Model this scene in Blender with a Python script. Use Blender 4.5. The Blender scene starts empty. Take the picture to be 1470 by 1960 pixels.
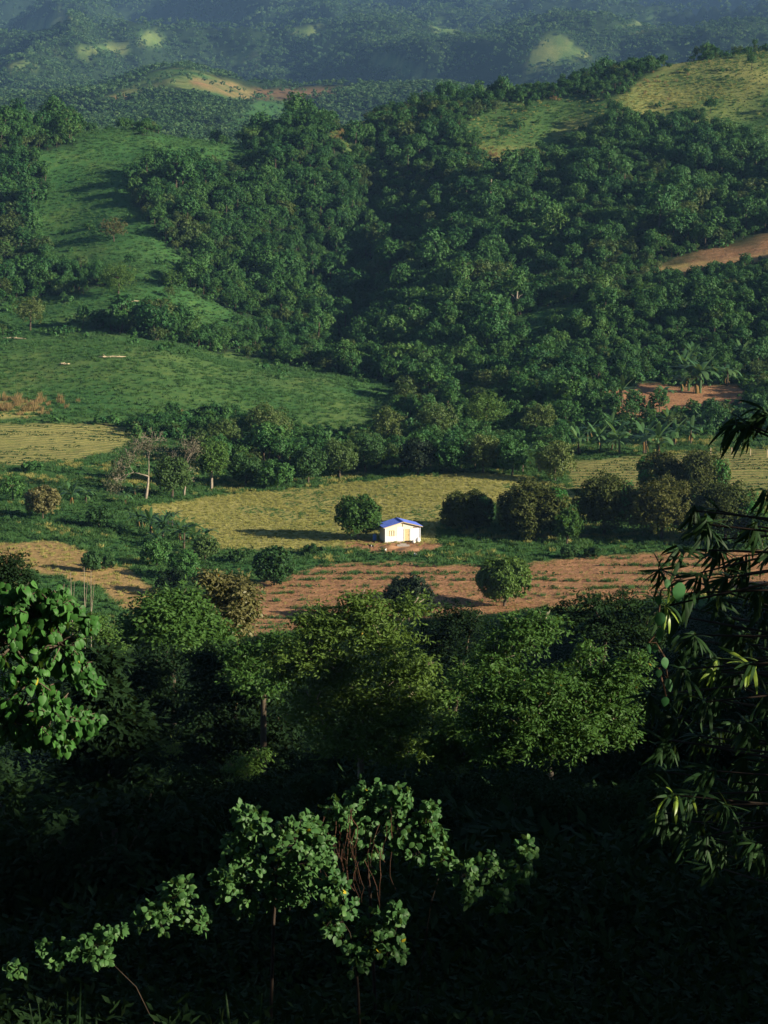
import bpy, math, random
import numpy as np
from mathutils import Matrix, Vector

# ------------------------------------------------------------------ camera, sky, sun, exposure
SC = bpy.context.scene
F = 3300.0                       # focal length in pixels of the 1470 px wide photograph
CX, CY = 735.0, 980.0
PITCH = math.radians(9.17)
ZC = 50.0
cam_d = bpy.data.cameras.new('camera')
cam = bpy.data.objects.new('camera', cam_d)
SC.collection.objects.link(cam)
cam_d.sensor_fit = 'HORIZONTAL'
cam_d.sensor_width = 36.0
cam_d.lens = 36.0 * F / 1470.0
cam_d.clip_start = 0.3
cam_d.clip_end = 20000.0
cam.location = (0, 0, ZC)
cam.rotation_euler = (math.radians(90) - PITCH, 0, 0)
SC.camera = cam

SUN_EL = math.radians(18.5)
SUN_AZ = (0.927, -0.375)          # horizontal direction towards the sun
SUN_V = Vector((SUN_AZ[0] * math.cos(SUN_EL), SUN_AZ[1] * math.cos(SUN_EL), math.sin(SUN_EL))).normalized()
W = bpy.data.worlds.new('World')
SC.world = W
W.use_nodes = True
wn = W.node_tree
bg = wn.nodes['Background']
sky = wn.nodes.new('ShaderNodeTexSky')
sky.sky_type = 'NISHITA'
sky.sun_disc = False
sky.sun_elevation = SUN_EL
sky.sun_rotation = math.atan2(SUN_AZ[0], SUN_AZ[1])
sky.air_density = 0.5
sky.dust_density = 0.3
sky.altitude = 900.0
wn.links.new(sky.outputs[0], bg.inputs[0])
bg.inputs[1].default_value = 0.05
sun_d = bpy.data.lights.new('sun', 'SUN')
sun_d.energy = 5.0
sun_d.angle = math.radians(0.5)
sun_d.color = (1.0, 0.88, 0.68)
sun = bpy.data.objects.new('sun', sun_d)
SC.collection.objects.link(sun)
sun.rotation_euler = SUN_V.to_track_quat('Z', 'Y').to_euler()
SC.view_settings.view_transform = 'Standard'
SC.view_settings.look = 'None'
SC.view_settings.exposure = 1.1
SC.view_settings.gamma = 1.0
SC.cycles.use_denoising = True
SC.cycles.max_bounces = 6
SC.cycles.diffuse_bounces = 3
SC.cycles.transmission_bounces = 3
SC.cycles.glossy_bounces = 2
SC.cycles.volume_bounces = 0
SC.cycles.transparent_max_bounces = 4

COL = SC.collection
RNG = np.random.default_rng(7)
random.seed(7)


# ------------------------------------------------------------------ helpers: noise, projection
_T = np.random.default_rng(3).random((256, 256))


def vnoise(x, y):
    xi = np.floor(x).astype(np.int64); yi = np.floor(y).astype(np.int64)
    fx = x - xi; fy = y - yi
    fx = fx * fx * (3 - 2 * fx); fy = fy * fy * (3 - 2 * fy)
    a = _T[xi & 255, yi & 255]; b = _T[(xi + 1) & 255, yi & 255]
    c = _T[xi & 255, (yi + 1) & 255]; d = _T[(xi + 1) & 255, (yi + 1) & 255]
    return (a * (1 - fx) + b * fx) * (1 - fy) + (c * (1 - fx) + d * fx) * fy * 1.0


def fbm(x, y, oct=4, gain=0.5):
    s = 0.0; a = 1.0; n = 0.0
    for k in range(oct):
        s = s + a * (vnoise(x * 2 ** k + 17.3 * k, y * 2 ** k + 5.1 * k) - 0.5)
        n += a; a *= gain
    return s / n * 2


def sstep(a, b, x):
    t = np.clip((x - a) / (b - a), 0, 1)
    return t * t * (3 - 2 * t)


CP, SP = math.cos(PITCH), math.sin(PITCH)


def project(x, y, z):
    d = y * CP - (z - ZC) * SP
    u = y * SP + (z - ZC) * CP
    d = np.maximum(d, 1e-3)
    return CX + F * x / d, CY - F * u / d


def elev(py):
    return np.arctan((CY - np.asarray(py, float)) / F) - PITCH


def at(px, py, D):
    """World point on the line of sight through photograph pixel (px, py) at forward distance D."""
    z = ZC + D * math.tan(elev(py))
    d = D * CP - (z - ZC) * SP
    return np.array([(px - CX) / F * d, D, z])


# ------------------------------------------------------------------ terrain height
COLS = np.array([-600, 0, 200, 330, 400, 500, 600, 735, 900, 1000, 1100, 1300, 1470, 2070.0])


def zpy(D, pys):
    D = np.broadcast_to(np.asarray(D, float), (len(COLS),))
    return D, ZC + D * np.tan(elev(pys))


L = []
def line_z(D, zs): L.append((np.broadcast_to(np.asarray(D, float), (len(COLS),)).copy(), np.asarray(zs, float)))
def line_py(D, pys): L.append(zpy(D, pys))

line_z(60, [20] * 14)
line_z(200, [2, 2, 1, .5, 0, 0, 0, 0, 0, 0, 0, 0, 0, 0])
line_z(262, [3, 2.0, 1.0, .3, 0, 0, 0, 0, 0, 0, 0, 0, 0, 0])
line_z(345, [4, 3, 2, 1.0, .5, .6, 1, 2, 3.2, 3, 3, 3, 3, 3])
line_z(400, [7, 6, 5, 4, 3, 2, 1, .5, 1, 2, 3, 4, 6, 10])
line_py([490, 490, 490, 490, 490, 490, 490, 490, 490, 490, 490, 490, 490, 490],
        [650, 652, 638, 655, 680, 697, 714, 745, 742, 715, 690, 690, 700, 690])
line_z(525, [19, 17, 19, 16, 12, 9, 7, 7, 12, 16, 20, 22, 24, 28])
line_py(600, [560, 565, 552, 560, 598, 625, 645, 610, 575, 555, 545, 525, 470, 430])
line_py(700, [400, 405, 385, 395, 420, 440, 460, 470, 385, 365, 352, 330, 330, 320])
line_py([760, 760, 760, 770, 775, 780, 790, 810, 830, 840, 860, 880, 880, 880],
        [228, 230, 228, 258, 256, 262, 242, 203, 186, 170, 145, 88, 66, 60])
line_z(1050, [70, 72, 74, 72, 70, 70, 76, 82, 85, 88, 92, 98, 100, 100])
line_py(1800, [228, 228, 216, 204, 202, 214, 236, 230, 240, 260, 280, 280, 280, 280])
line_py(2300, [205, 203, 186, 130, 147, 180, 176, 166, 175, 200, 220, 220, 220, 220])
line_py(2700, [225, 220, 205, 170, 180, 205, 205, 190, 190, 180, 165, 165, 150, 150])
line_py(3400, [105, 107, 92, 105, 118, 125, 115, 102, 130, 95, 60, 95, 70, 60])
line_py(3900, [120, 118, 110, 112, 118, 125, 118, 110, 125, 115, 105, 108, 90, 70])
line_py(5000, [30, 40, 25, 35, 50, 30, 20, 40, 30, 20, 10, 30, 5, 0])
line_py(7000, [-120, -120, -110, -125, -120, -115, -120, -125, -120, -120, -120, -120, -120, -120])
line_z(8600, [1150] * 14)

Q = np.linspace(-1000, 2470, 348)          # fan columns every 10 px
LR = np.linspace(math.log(60), math.log(8600), 640)
_Dq = np.array([np.interp(Q, COLS, d) for d, z in L])
_Zq = np.array([np.interp(Q, COLS, z) for d, z in L])


def gblur(a, s, axis):
    r = int(3 * s) + 1
    k = np.exp(-0.5 * (np.arange(-r, r + 1) / s) ** 2); k /= k.sum()
    pad = [(0, 0)] * a.ndim; pad[axis] = (r, r)
    p = np.pad(a, pad, mode='edge')
    out = np.zeros_like(a)
    for i, w in enumerate(k):
        sl = [slice(None)] * a.ndim; sl[axis] = slice(i, i + a.shape[axis])
        out += w * p[tuple(sl)]
    return out


_Zq = gblur(_Zq, 4.0, 1)
_Dq = gblur(_Dq, 4.0, 1)
G = np.zeros((len(LR), len(Q)))
for j in range(len(Q)):
    G[:, j] = np.interp(np.exp(LR), _Dq[:, j], _Zq[:, j])
G = gblur(G, 3.5, 0)

SPUR_X = 70.0
_sy = np.array([-400, -60, -20, -8, 4, 14, 26, 35, 41, 50, 60, 68, 76, 110, 197, 225, 250, 400.0])
_sz = np.array([90, 76.5, 68.6, 65.95, 65.1, 64.5, 61.0, 53.0, 48.8, 52, 51, 46, 42, 36, 24, 11, 1, 0.0])      # crest line of the wooded spur beside the view, tree tops included


def shade_top(x, y):
    """Height below which the spur keeps the sun off."""
    s = (SPUR_X - x) / SUN_AZ[0]
    return np.interp(y + s * SUN_AZ[1], _sy, _sz) - s * math.tan(SUN_EL)


_ny = np.array([-400, -150, -60, -20, 0, 5, 10, 30, 60, 100, 150, 200, 235, 400.0])
_nz = np.array([95, 82, 62, 53, 48.3, 46.3, 42.9, 35.5, 27, 16.5, 7, 1.5, 0, 0.0])


def height(x, y):
    x = np.asarray(x, float); y = np.asarray(y, float)
    yy = np.maximum(y, 61.0)
    q = np.clip(CX + F * x / yy, Q[0], Q[-1] - 1e-3)
    qi = (q - Q[0]) / (Q[1] - Q[0])
    li = np.clip((np.log(np.clip(yy, 60.5, 8590)) - LR[0]) / (LR[1] - LR[0]), 0, len(LR) - 1.001)
    a = qi.astype(int); b = li.astype(int); fa = qi - a; fb = li - b
    far = (G[b, a] * (1 - fa) + G[b, a + 1] * fa) * (1 - fb) + (G[b + 1, a] * (1 - fa) + G[b + 1, a + 1] * fa) * fb
    # relief of the hills and of the mountains behind
    m1 = sstep(400, 520, y)
    far = far + m1 * 4.0 * fbm(x / 70, y / 70, 4) + sstep(560, 640, y) * (1 - sstep(760, 900, y)) * 7.0 * (0.45 - np.abs(fbm(x / 75 + 3, y / 130, 3)) * 1.6)
    # gullies between the wooded spurs
    far = far - 6.5 * np.exp(-((q - 685 - 55 * fbm(y / 70, y * 0 + 3.3, 2) - (y - 650) * .12) / 30.0) ** 2) * sstep(540, 600, y) * (1 - sstep(740, 800, y))
    far = far - 6.0 * np.exp(-((q - 1020 - (y - 650) * 0.5) / 45.0) ** 2) * sstep(560, 620, y) * (1 - sstep(740, 800, y))
    m2 = sstep(1200, 2600, y)
    rid = 1 - 2 * np.abs(fbm(x / 620 + y / 2100, y / 800, 5))
    far = far + m2 * (1 - .6 * sstep(1900, 2200, y) * (1 - sstep(2400, 2900, y))) * (np.clip(y / 3500, .3, 1.7)) * 170.0 * (rid - 0.62) + m2 * np.clip(y / 3500, .3, 1.5) * 22.0 * fbm(x / 210, y / 260, 3)
    near = np.interp(y, _ny, _nz)
    near = near - 0.2 * np.clip(-x, 0, 40) * sstep(14, 34, y) * (1 - sstep(110, 185, y))      # the slope falls away from the spur
    w = np.where(x < SPUR_X, np.exp(-((x - SPUR_X) / 26.0) ** 2), np.exp(-((x - SPUR_X) / 90.0) ** 2))
    crest = np.interp(y, _sy, _sz) - 8.0
    near = near + w * np.maximum(crest - near, 0)
    near = near + 0.8 * fbm(x / 14, y / 14, 3) * sstep(6, 25, np.hypot(x, y)) * (1 - sstep(185, 215, y))
    t = sstep(185, 240, y)
    small = 0.15 * fbm(x / 9, y / 9, 3)
    return near * (1 - t) + far * t + small * sstep(150, 200, y)


_ys = np.exp(np.linspace(math.log(3.0), math.log(8500), 2800))


def ground_at(px, py, dmin=190.0):
    """First terrain point seen through a photograph pixel."""
    e = math.tan(float(elev(py)))
    ys = _ys[_ys > dmin]
    z = ZC + ys * e
    d = ys * CP - (z - ZC) * SP
    x = (px - CX) / F * d
    h = height(x, ys)
    k = np.nonzero(h > z)[0]
    if len(k) == 0:
        return np.array([x[-1], ys[-1], h[-1]])
    k = max(k[0], 1)
    g0, g1 = z[k - 1] - h[k - 1], z[k] - h[k]
    t = g0 / (g0 - g1 + 1e-9)
    yy = ys[k - 1] + (ys[k] - ys[k - 1]) * t
    zz = ZC + yy * e
    xx = (px - CX) / F * (yy * CP - (zz - ZC) * SP)
    return np.array([xx, yy, float(height(xx, yy))])


def terrain_hides(x, y, z):
    """True where the terrain stands between the camera and the points."""
    n = 50
    t = np.linspace(0.25, 0.985, n)[None, :]
    X, Y, Z = x[:, None] * t, y[:, None] * t, ZC + (z[:, None] - ZC) * t
    return (height(X, Y) > Z).any(1)


# ------------------------------------------------------------------ land cover, outlined on the ground as the photograph shows it
def poly_sd(px, py, P):
    P = np.asarray(P, float)
    n = len(P)
    d = np.full(px.shape, 1e12)
    ins = np.zeros(px.shape, bool)
    for i in range(n):
        a, b = P[i], P[(i + 1) % n]
        ex, ey = b - a
        wx, wy = px - a[0], py - a[1]
        t = np.clip((wx * ex + wy * ey) / (ex * ex + ey * ey + 1e-9), 0, 1)
        d = np.minimum(d, (wx - ex * t) ** 2 + (wy - ey * t) ** 2)
        c = ((a[1] > py) != (b[1] > py)) & (px < ex * (py - a[1]) / (ey if abs(ey) > 1e-9 else 1e-9) + a[0])
        ins ^= c
    d = np.sqrt(d)
    return np.where(ins, d, -d)


# name: (polygon in photograph pixels, nearest and farthest ground distance)
YELLOW = [(262, 975), (300, 964), (450, 946), (560, 936), (700, 921), (850, 908), (940, 906), (1020, 914), (1100, 936), (1105, 955), (960, 965),
          (850, 980), (835, 1040), (800, 1042), (690, 1042), (600, 1052), (520, 1052), (420, 1052), (370, 1010), (300, 986)]
BROWN = [(560, 1100), (620, 1080), (760, 1076), (860, 1082), (1000, 1080), (1110, 1066), (1280, 1058), (1470, 1052), (1800, 1048), (1800, 1120),
         (1470, 1125), (1200, 1150), (1000, 1170), (800, 1185), (600, 1200), (480, 1225), (460, 1150), (500, 1112)]
YARD = [(655, 1036), (730, 1033), (800, 1036), (850, 1040), (840, 1052), (780, 1058), (700, 1054), (660, 1046)]
LTERR = [(-80, 1045), (0, 1040), (110, 1035), (175, 1060), (245, 1092), (292, 1124), (285, 1165), (240, 1172), (200, 1130), (120, 1104), (60, 1096), (-80, 1092)]
LCROP = [(-120, 990), (0, 992), (100, 1000), (200, 1000), (240, 1015), (200, 1042), (110, 1034), (0, 1040), (-120, 1045)]
LROWS = [(-150, 812), (0, 811), (150, 812), (245, 816), (262, 832), (220, 862), (130, 884), (0, 893), (-150, 895)]
LDRY = [(-100, 765), (0, 765), (60, 770), (95, 785), (60, 800), (-100, 805)]
RROWS = [(1075, 885), (1240, 872), (1400, 862), (1650, 855), (1650, 965), (1400, 958), (1250, 935), (1100, 936)]
RSOIL = [(1150, 748), (1260, 733), (1300, 742), (1420, 735), (1430, 785), (1330, 790), (1200, 805)]
RRED = [(1235, 518), (1300, 490), (1400, 465), (1470, 446), (1650, 425), (1650, 480), (1470, 496), (1300, 530)]
SPURG = [(-150, 660), (0, 645), (200, 630), (400, 672), (600, 704), (785, 742), (745, 790), (690, 835), (560, 830), (450, 800), (330, 800), (250, 812), (0, 812), (-150, 812)]
MOUND = [(40, 570), (150, 560), (250, 545), (335, 543), (425, 590), (560, 632), (470, 640), (400, 625), (300, 612), (235, 616), (180, 626), (60, 640), (0, 640), (-80, 645), (-80, 600)]
LSLOPE = [(170, 205), (230, 235), (300, 262), (440, 250), (478, 290), (430, 335), (300, 325), (235, 350), (280, 430), (330, 480), (395, 522), (300, 548), (215, 530), (110, 505), (50, 450), (95, 370), (70, 300), (140, 275)]
GOLD = [(880, 240), (960, 200), (1050, 190), (1150, 188), (1175, 215), (1150, 242), (1100, 262), (1030, 300), (975, 345), (905, 345), (915, 280)]
URIGHT = [(1165, 190), (1255, 150), (1330, 118), (1470, 96), (1700, 90), (1700, 300), (1470, 305), (1440, 262), (1330, 240), (1230, 232), (1165, 215)]
CLEAR = [(940, 640), (1000, 605), (1085, 580), (1130, 590), (1120, 620), (1040, 650), (960, 670)]
SLOPE2 = [(620, 275), (680, 215), (715, 215), (710, 250), (680, 275), (700, 300)]
UPATH = [(1195, 180), (1230, 150), (1330, 98), (1345, 108), (1260, 150), (1225, 172)]
CROSS = [(840, 168), (770, 180), (690, 200), (700, 175), (800, 150)]
FG1 = [(95, 104), (180, 88), (240, 84), (255, 105), (200, 98), (140, 106)]
FG2 = [(190, 196), (260, 160), (320, 126), (400, 140), (490, 172), (500, 190), (400, 186), (330, 165), (270, 178), (220, 195)]
FG3 = [(430, 255), (470, 205), (520, 188), (565, 205), (540, 250)]
FG4 = [(1005, 128), (1018, 100), (1035, 92), (1030, 75), (1052, 62), (1078, 66), (1095, 88), (1120, 96), (1128, 112), (1100, 108), (1080, 130), (1060, 112), (1040, 132)]
FG5 = [(690, 115), (735, 100), (830, 150), (850, 165), (780, 150)]
FR2 = [(360, 150), (420, 152), (500, 172), (620, 170), (690, 165), (620, 185), (520, 192), (440, 185), (370, 165)]
FR3 = [(200, 190), (250, 180), (240, 200)]
FR4 = [(488, 52), (510, 60), (520, 85), (500, 75)]

FGX = [[(40, 55), (85, 38), (130, 30), (150, 40), (110, 50), (70, 66)], [(262, 72), (292, 62), (318, 78), (300, 90), (275, 84)], [(560, 62), (600, 50), (640, 58), (625, 70), (585, 76)], [(0, 128), (40, 118), (75, 126), (50, 138), (10, 142)], [(820, 52), (850, 40), (875, 56), (850, 66)], [(1190, 48), (1230, 40), (1260, 52), (1220, 62)], [(430, 112), (470, 104), (505, 116), (470, 126)]]
GRASS = [(SPURG, 395, 560), (MOUND, 480, 720), (LSLOPE, 560, 900), (GOLD, 640, 1000), (URIGHT, 640, 1100), (CLEAR, 520, 720), (SLOPE2, 640, 950), (CROSS, 640, 950),
         (FG1, 2600, 4300), (FG2, 1850, 2750), (FG3, 1300, 2600), (FG4, 2600, 4400), (FG5, 2400, 4300), (UPATH, 700, 1000)] + [(P_, 2600, 6500) for P_ in FGX]
DRY = [(YELLOW, 240, 400), (GOLD, 640, 1000), (URIGHT, 640, 1100), (LROWS, 340, 440), (LDRY, 380, 480), (RROWS, 280, 420), (SLOPE2, 640, 950), (CROSS, 640, 950),
       (FG1, 2600, 4300), (FG2, 1850, 2750), (FG4, 2600, 4400), (FG5, 2400, 4300), (YARD, 240, 320), (UPATH, 700, 1000), (LTERR, 200, 330), (RRED, 560, 760)] + [(P_, 2600, 6500) for P_ in FGX]
SOIL = [(BROWN, 195, 290), (YARD, 240, 320), (LTERR, 200, 330), (RSOIL, 400, 560), (RRED, 560, 760), (FR2, 1850, 2750), (FR3, 1850, 2750)]


def cover(x, y, z, which, soft=7.0, rough=10.0):
    px, py = project(x, y, z)
    wx = px + rough * fbm(x / y * 190, np.log(y) * 60, 3)
    wy = py + rough * 0.6 * fbm(x / y * 190 + 40, np.log(y) * 60 + 9, 3)
    m = np.zeros(np.shape(px))
    for P, d0, d1 in which:
        ok = (y > d0) & (y < d1)
        if ok.any():
            s = poly_sd(wx[ok], wy[ok], P)
            m[ok] = np.maximum(m[ok], sstep(-soft, soft, s))
    return m


# ------------------------------------------------------------------ mesh and object helpers
def link(o, parent=None):
    COL.objects.link(o)
    if parent is not None:
        o.parent = parent
    return o


def mesh_np(name, verts, faces, mats=(), matidx=None, fattr=None, smooth=False):
    """verts (n,3); faces (m,3) or (m,4) array."""
    me = bpy.data.meshes.new(name)
    verts = np.ascontiguousarray(verts, dtype=np.float32)
    faces = np.ascontiguousarray(faces, dtype=np.int32)
    m, k = faces.shape
    me.vertices.add(len(verts)); me.vertices.foreach_set('co', verts.ravel())
    me.loops.add(m * k); me.loops.foreach_set('vertex_index', faces.ravel())
    me.polygons.add(m)
    me.polygons.foreach_set('loop_start', np.arange(0, m * k, k, dtype=np.int32))
    try:
        me.polygons.foreach_set('loop_total', np.full(m, k, dtype=np.int32))
    except Exception:
        pass
    for mt in mats:
        me.materials.append(mt)
    if matidx is not None:
        me.polygons.foreach_set('material_index', np.ascontiguousarray(matidx, dtype=np.int32))
    me.polygons.foreach_set('use_smooth', np.full(m, bool(smooth)))
    if fattr is not None:
        a = me.attributes.new('lv', 'FLOAT', 'FACE')
        a.data.foreach_set('value', np.ascontiguousarray(fattr, dtype=np.float32))
    me.update(calc_edges=True)
    me.validate()
    return me


def obj(name, me, parent=None, loc=None):
    o = bpy.data.objects.new(name, me)
    if loc is not None:
        o.location = loc
    return link(o, parent)


def tag(o, label=None, cat=None, group=None, kind=None):
    if label: o['label'] = label
    if cat: o['category'] = cat
    if group: o['group'] = group
    if kind: o['kind'] = kind
    return o


def thing(name, label, cat, loc=(0, 0, 0), rz=0.0, group=None, scale=1.0):
    e = bpy.data.objects.new(name, None)
    e.empty_display_size = 0.3
    e.location = loc
    e.rotation_euler = (0, 0, rz)
    e.scale = (scale,) * 3 if np.isscalar(scale) else scale
    link(e)
    return tag(e, label, cat, group)


class MB:
    """Collects quads (triangles are quads with the last corner doubled as a thin edge are avoided: tris kept apart)."""
    def __init__(s):
        s.v = []; s.f = []; s.n = 0; s.m = []; s.a = []

    def add(s, verts, faces, mat=0, lv=0.5):
        verts = np.asarray(verts, float); faces = np.asarray(faces, int)
        s.v.append(verts); s.f.append(faces + s.n); s.n += len(verts)
        s.m.append(np.full(len(faces), mat))
        s.a.append(np.broadcast_to(np.asarray(lv, float), (len(faces),)))

    def tube(s, pts, rad, sides=6, mat=0, lv=0.5, cap=True):
        pts = np.asarray(pts, float); n = len(pts)
        rad = np.broadcast_to(np.asarray(rad, float), (n,))
        V = []
        ref = np.array([0.31, 0.17, 0.93])
        for i in range(n):
            d = pts[min(i + 1, n - 1)] - pts[max(i - 1, 0)]
            d = d / (np.linalg.norm(d) + 1e-9)
            r = ref if abs(np.dot(ref, d)) < 0.95 else np.array([1.0, 0, 0])
            a = np.cross(d, r); a /= np.linalg.norm(a); b = np.cross(d, a)
            for k in range(sides):
                t = 2 * math.pi * k / sides
                V.append(pts[i] + rad[i] * (math.cos(t) * a + math.sin(t) * b))
        Fc = []
        for i in range(n - 1):
            for k in range(sides):
                k2 = (k + 1) % sides
                Fc.append((i * sides + k, i * sides + k2, (i + 1) * sides + k2, (i + 1) * sides + k))
        if cap:
            V.append(pts[-1]); V.append(pts[0])
            e = len(V) - 2
            for k in range(0, sides, 1):
                k2 = (k + 1) % sides
                # end caps as slim quads through the centre
                Fc.append(((n - 1) * sides + k, (n - 1) * sides + k2, e, e))
                Fc.append((k2, k, e + 1, e + 1))
        s.add(V, Fc, mat, lv)

    def box(s, lo, hi, mat=0, lv=0.5, rot=None, org=None):
        x0, y0, z0 = lo; x1, y1, z1 = hi
        V = np.array([(x0, y0, z0), (x1, y0, z0), (x1, y1, z0), (x0, y1, z0), (x0, y0, z1), (x1, y0, z1), (x1, y1, z1), (x0, y1, z1)], float)
        s.add(V, [(0, 3, 2, 1), (4, 5, 6, 7), (0, 1, 5, 4), (1, 2, 6, 5), (2, 3, 7, 6), (3, 0, 4, 7)], mat, lv)

    def leaves(s, c, d, n, ln, wd, mat=0, lv=None, fold=0.12, curve=0.0):
        """Rhombic leaves: base c, tip direction d, normal n."""
        c = np.asarray(c, float); N = len(c)
        d = d / (np.linalg.norm(d, axis=1, keepdims=True) + 1e-9)
        side = np.cross(d, n); side /= (np.linalg.norm(side, axis=1, keepdims=True) + 1e-9)
        nn = np.cross(side, d)
        ln = np.broadcast_to(ln, (N,))[:, None]; wd = np.broadcast_to(wd, (N,))[:, None]
        v0 = c
        v1 = c + d * ln * 0.45 + side * wd * 0.5 - nn * wd * fold
        v2 = c + d * ln - nn * ln * curve
        v3 = c + d * ln * 0.45 - side * wd * 0.5 - nn * wd * fold
        V = np.stack([v0, v1, v2, v3], 1).reshape(-1, 3)
        Fc = np.arange(4 * N).reshape(N, 4)
        if lv is None:
            lv = RNG.random(N)
        s.add(V, Fc, mat, lv)

    def mesh(s, name, mats, smooth=False):
        v = np.concatenate(s.v); f = np.concatenate(s.f)
        m = np.concatenate(s.m); a = np.concatenate(s.a)
        tri = f[:, 2] == f[:, 3]
        if tri.any():
            return _mesh_mixed(name, v, f, tri, mats, m, a, smooth)
        return mesh_np(name, v, f, mats, m, a, smooth)

    def build(s, name, mats, parent=None, smooth=False, loc=None):
        if not isinstance(mats, (list, tuple)):
            mats = [mats]
        return obj(name, s.mesh(name, mats, smooth), parent, loc)


def _mesh_mixed(name, v, f, tri, mats, m, a, smooth):
    me = bpy.data.meshes.new(name)
    fl = [tuple(r[:3]) if t else tuple(r) for r, t in zip(f.tolist(), tri.tolist())]
    me.from_pydata([tuple(p) for p in v.tolist()], [], fl)
    for mt in mats:
        me.materials.append(mt)
    me.polygons.foreach_set('material_index', np.ascontiguousarray(m, dtype=np.int32))
    me.polygons.foreach_set('use_smooth', np.full(len(fl), bool(smooth)))
    at_ = me.attributes.new('lv', 'FLOAT', 'FACE')
    at_.data.foreach_set('value', np.ascontiguousarray(a, dtype=np.float32))
    me.update()
    return me


# ------------------------------------------------------------------ materials
def new_mat(name):
    m = bpy.data.materials.new(name)
    m.use_nodes = True
    nt = m.node_tree
    nt.nodes.clear()
    out = nt.nodes.new('ShaderNodeOutputMaterial')
    return m, nt, out


def ramp(nt, fac, stops):
    r = nt.nodes.new('ShaderNodeValToRGB')
    el = r.color_ramp.elements
    el[0].position, el[0].color = stops[0][0], (*stops[0][1], 1)
    el[1].position, el[1].color = stops[-1][0], (*stops[-1][1], 1)
    for p, c in stops[1:-1]:
        e = el.new(p); e.color = (*c, 1)
    nt.links.new(fac, r.inputs[0])
    return r.outputs[0]


def math_n(nt, op, a, b=None, clamp=False):
    n = nt.nodes.new('ShaderNodeMath'); n.operation = op; n.use_clamp = clamp
    for i, v in enumerate((a, b)):
        if v is None: continue
        if isinstance(v, (int, float)): n.inputs[i].default_value = v
        else: nt.links.new(v, n.inputs[i])
    return n.outputs[0]


def mix_n(nt, fac, a, b, mode='MIX'):
    n = nt.nodes.new('ShaderNodeMix'); n.data_type = 'RGBA'; n.blend_type = mode
    if isinstance(fac, (int, float)): n.inputs[0].default_value = fac
    else: nt.links.new(fac, n.inputs[0])
    for i, v in ((6, a), (7, b)):
        if isinstance(v, tuple): n.inputs[i].default_value = (*v, 1)
        else: nt.links.new(v, n.inputs[i])
    return n.outputs[2]


def attr_n(nt, name):
    n = nt.nodes.new('ShaderNodeAttribute'); n.attribute_name = name
    return n.outputs['Fac']


def noise_n(nt, scale, detail=4, vec=None, rough=0.55):
    n = nt.nodes.new('ShaderNodeTexNoise')
    n.inputs['Scale'].default_value = scale; n.inputs['Detail'].default_value = detail; n.inputs['Roughness'].default_value = rough
    if vec is not None: nt.links.new(vec, n.inputs['Vector'])
    return n.outputs['Fac']


def geo_pos(nt):
    return nt.nodes.new('ShaderNodeNewGeometry').outputs['Position']


def leaf_mat(name, cols, transl=0.25, gloss=0.35, rough=0.5, odd=None, odd_share=0.0, region=0.0):
    """Leaf material: colour varies from plant to plant (object), from leaf to leaf (lv) and over the land (region)."""
    m, nt, out = new_mat(name)
    oi = nt.nodes.new('ShaderNodeObjectInfo')
    lv = attr_n(nt, 'lv')
    v = math_n(nt, 'MULTIPLY', oi.outputs['Random'], 0.62)
    v = math_n(nt, 'ADD', v, math_n(nt, 'MULTIPLY', lv, 0.38))
    if region > 0:
        nz = noise_n(nt, region, 2, geo_pos(nt))
        v = math_n(nt, 'ADD', math_n(nt, 'MULTIPLY', v, 0.6), math_n(nt, 'MULTIPLY', nz, 0.45), True)
    n = len(cols)
    c = ramp(nt, v, [(i / (n - 1), cc) for i, cc in enumerate(cols)])
    if odd is not None:
        k = math_n(nt, 'GREATER_THAN', lv, 1.0 - odd_share)
        c = mix_n(nt, k, c, odd)
    p = nt.nodes.new('ShaderNodeBsdfPrincipled')
    nt.links.new(c, p.inputs['Base Color'])
    p.inputs['Roughness'].default_value = rough
    p.inputs['Specular IOR Level'].default_value = gloss
    t = nt.nodes.new('ShaderNodeBsdfTranslucent')
    tc = mix_n(nt, 0.35, c, (0.25, 0.38, 0.03))
    nt.links.new(tc, t.inputs['Color'])
    mx = nt.nodes.new('ShaderNodeMixShader'); mx.inputs[0].default_value = transl
    nt.links.new(p.outputs[0], mx.inputs[1]); nt.links.new(t.outputs[0], mx.inputs[2])
    nt.links.new(mx.outputs[0], out.inputs['Surface'])
    return m


def plain_mat(name, c0, c1, scale=3.0, rough=0.8, bump=0.0, spec=0.2):
    m, nt, out = new_mat(name)
    tc = nt.nodes.new('ShaderNodeTexCoord')
    nz = noise_n(nt, scale, 5, tc.outputs['Object'])
    c = ramp(nt, nz, [(0.3, c0), (0.7, c1)])
    p = nt.nodes.new('ShaderNodeBsdfPrincipled')
    nt.links.new(c, p.inputs['Base Color'])
    p.inputs['Roughness'].default_value = rough
    p.inputs['Specular IOR Level'].default_value = spec
    if bump:
        b = nt.nodes.new('ShaderNodeBump'); b.inputs['Strength'].default_value = bump
        nt.links.new(noise_n(nt, scale * 6, 4, tc.outputs['Object']), b.inputs['Height'])
        nt.links.new(b.outputs[0], p.inputs['Normal'])
    nt.links.new(p.outputs[0], out.inputs['Surface'])
    return m


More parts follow.
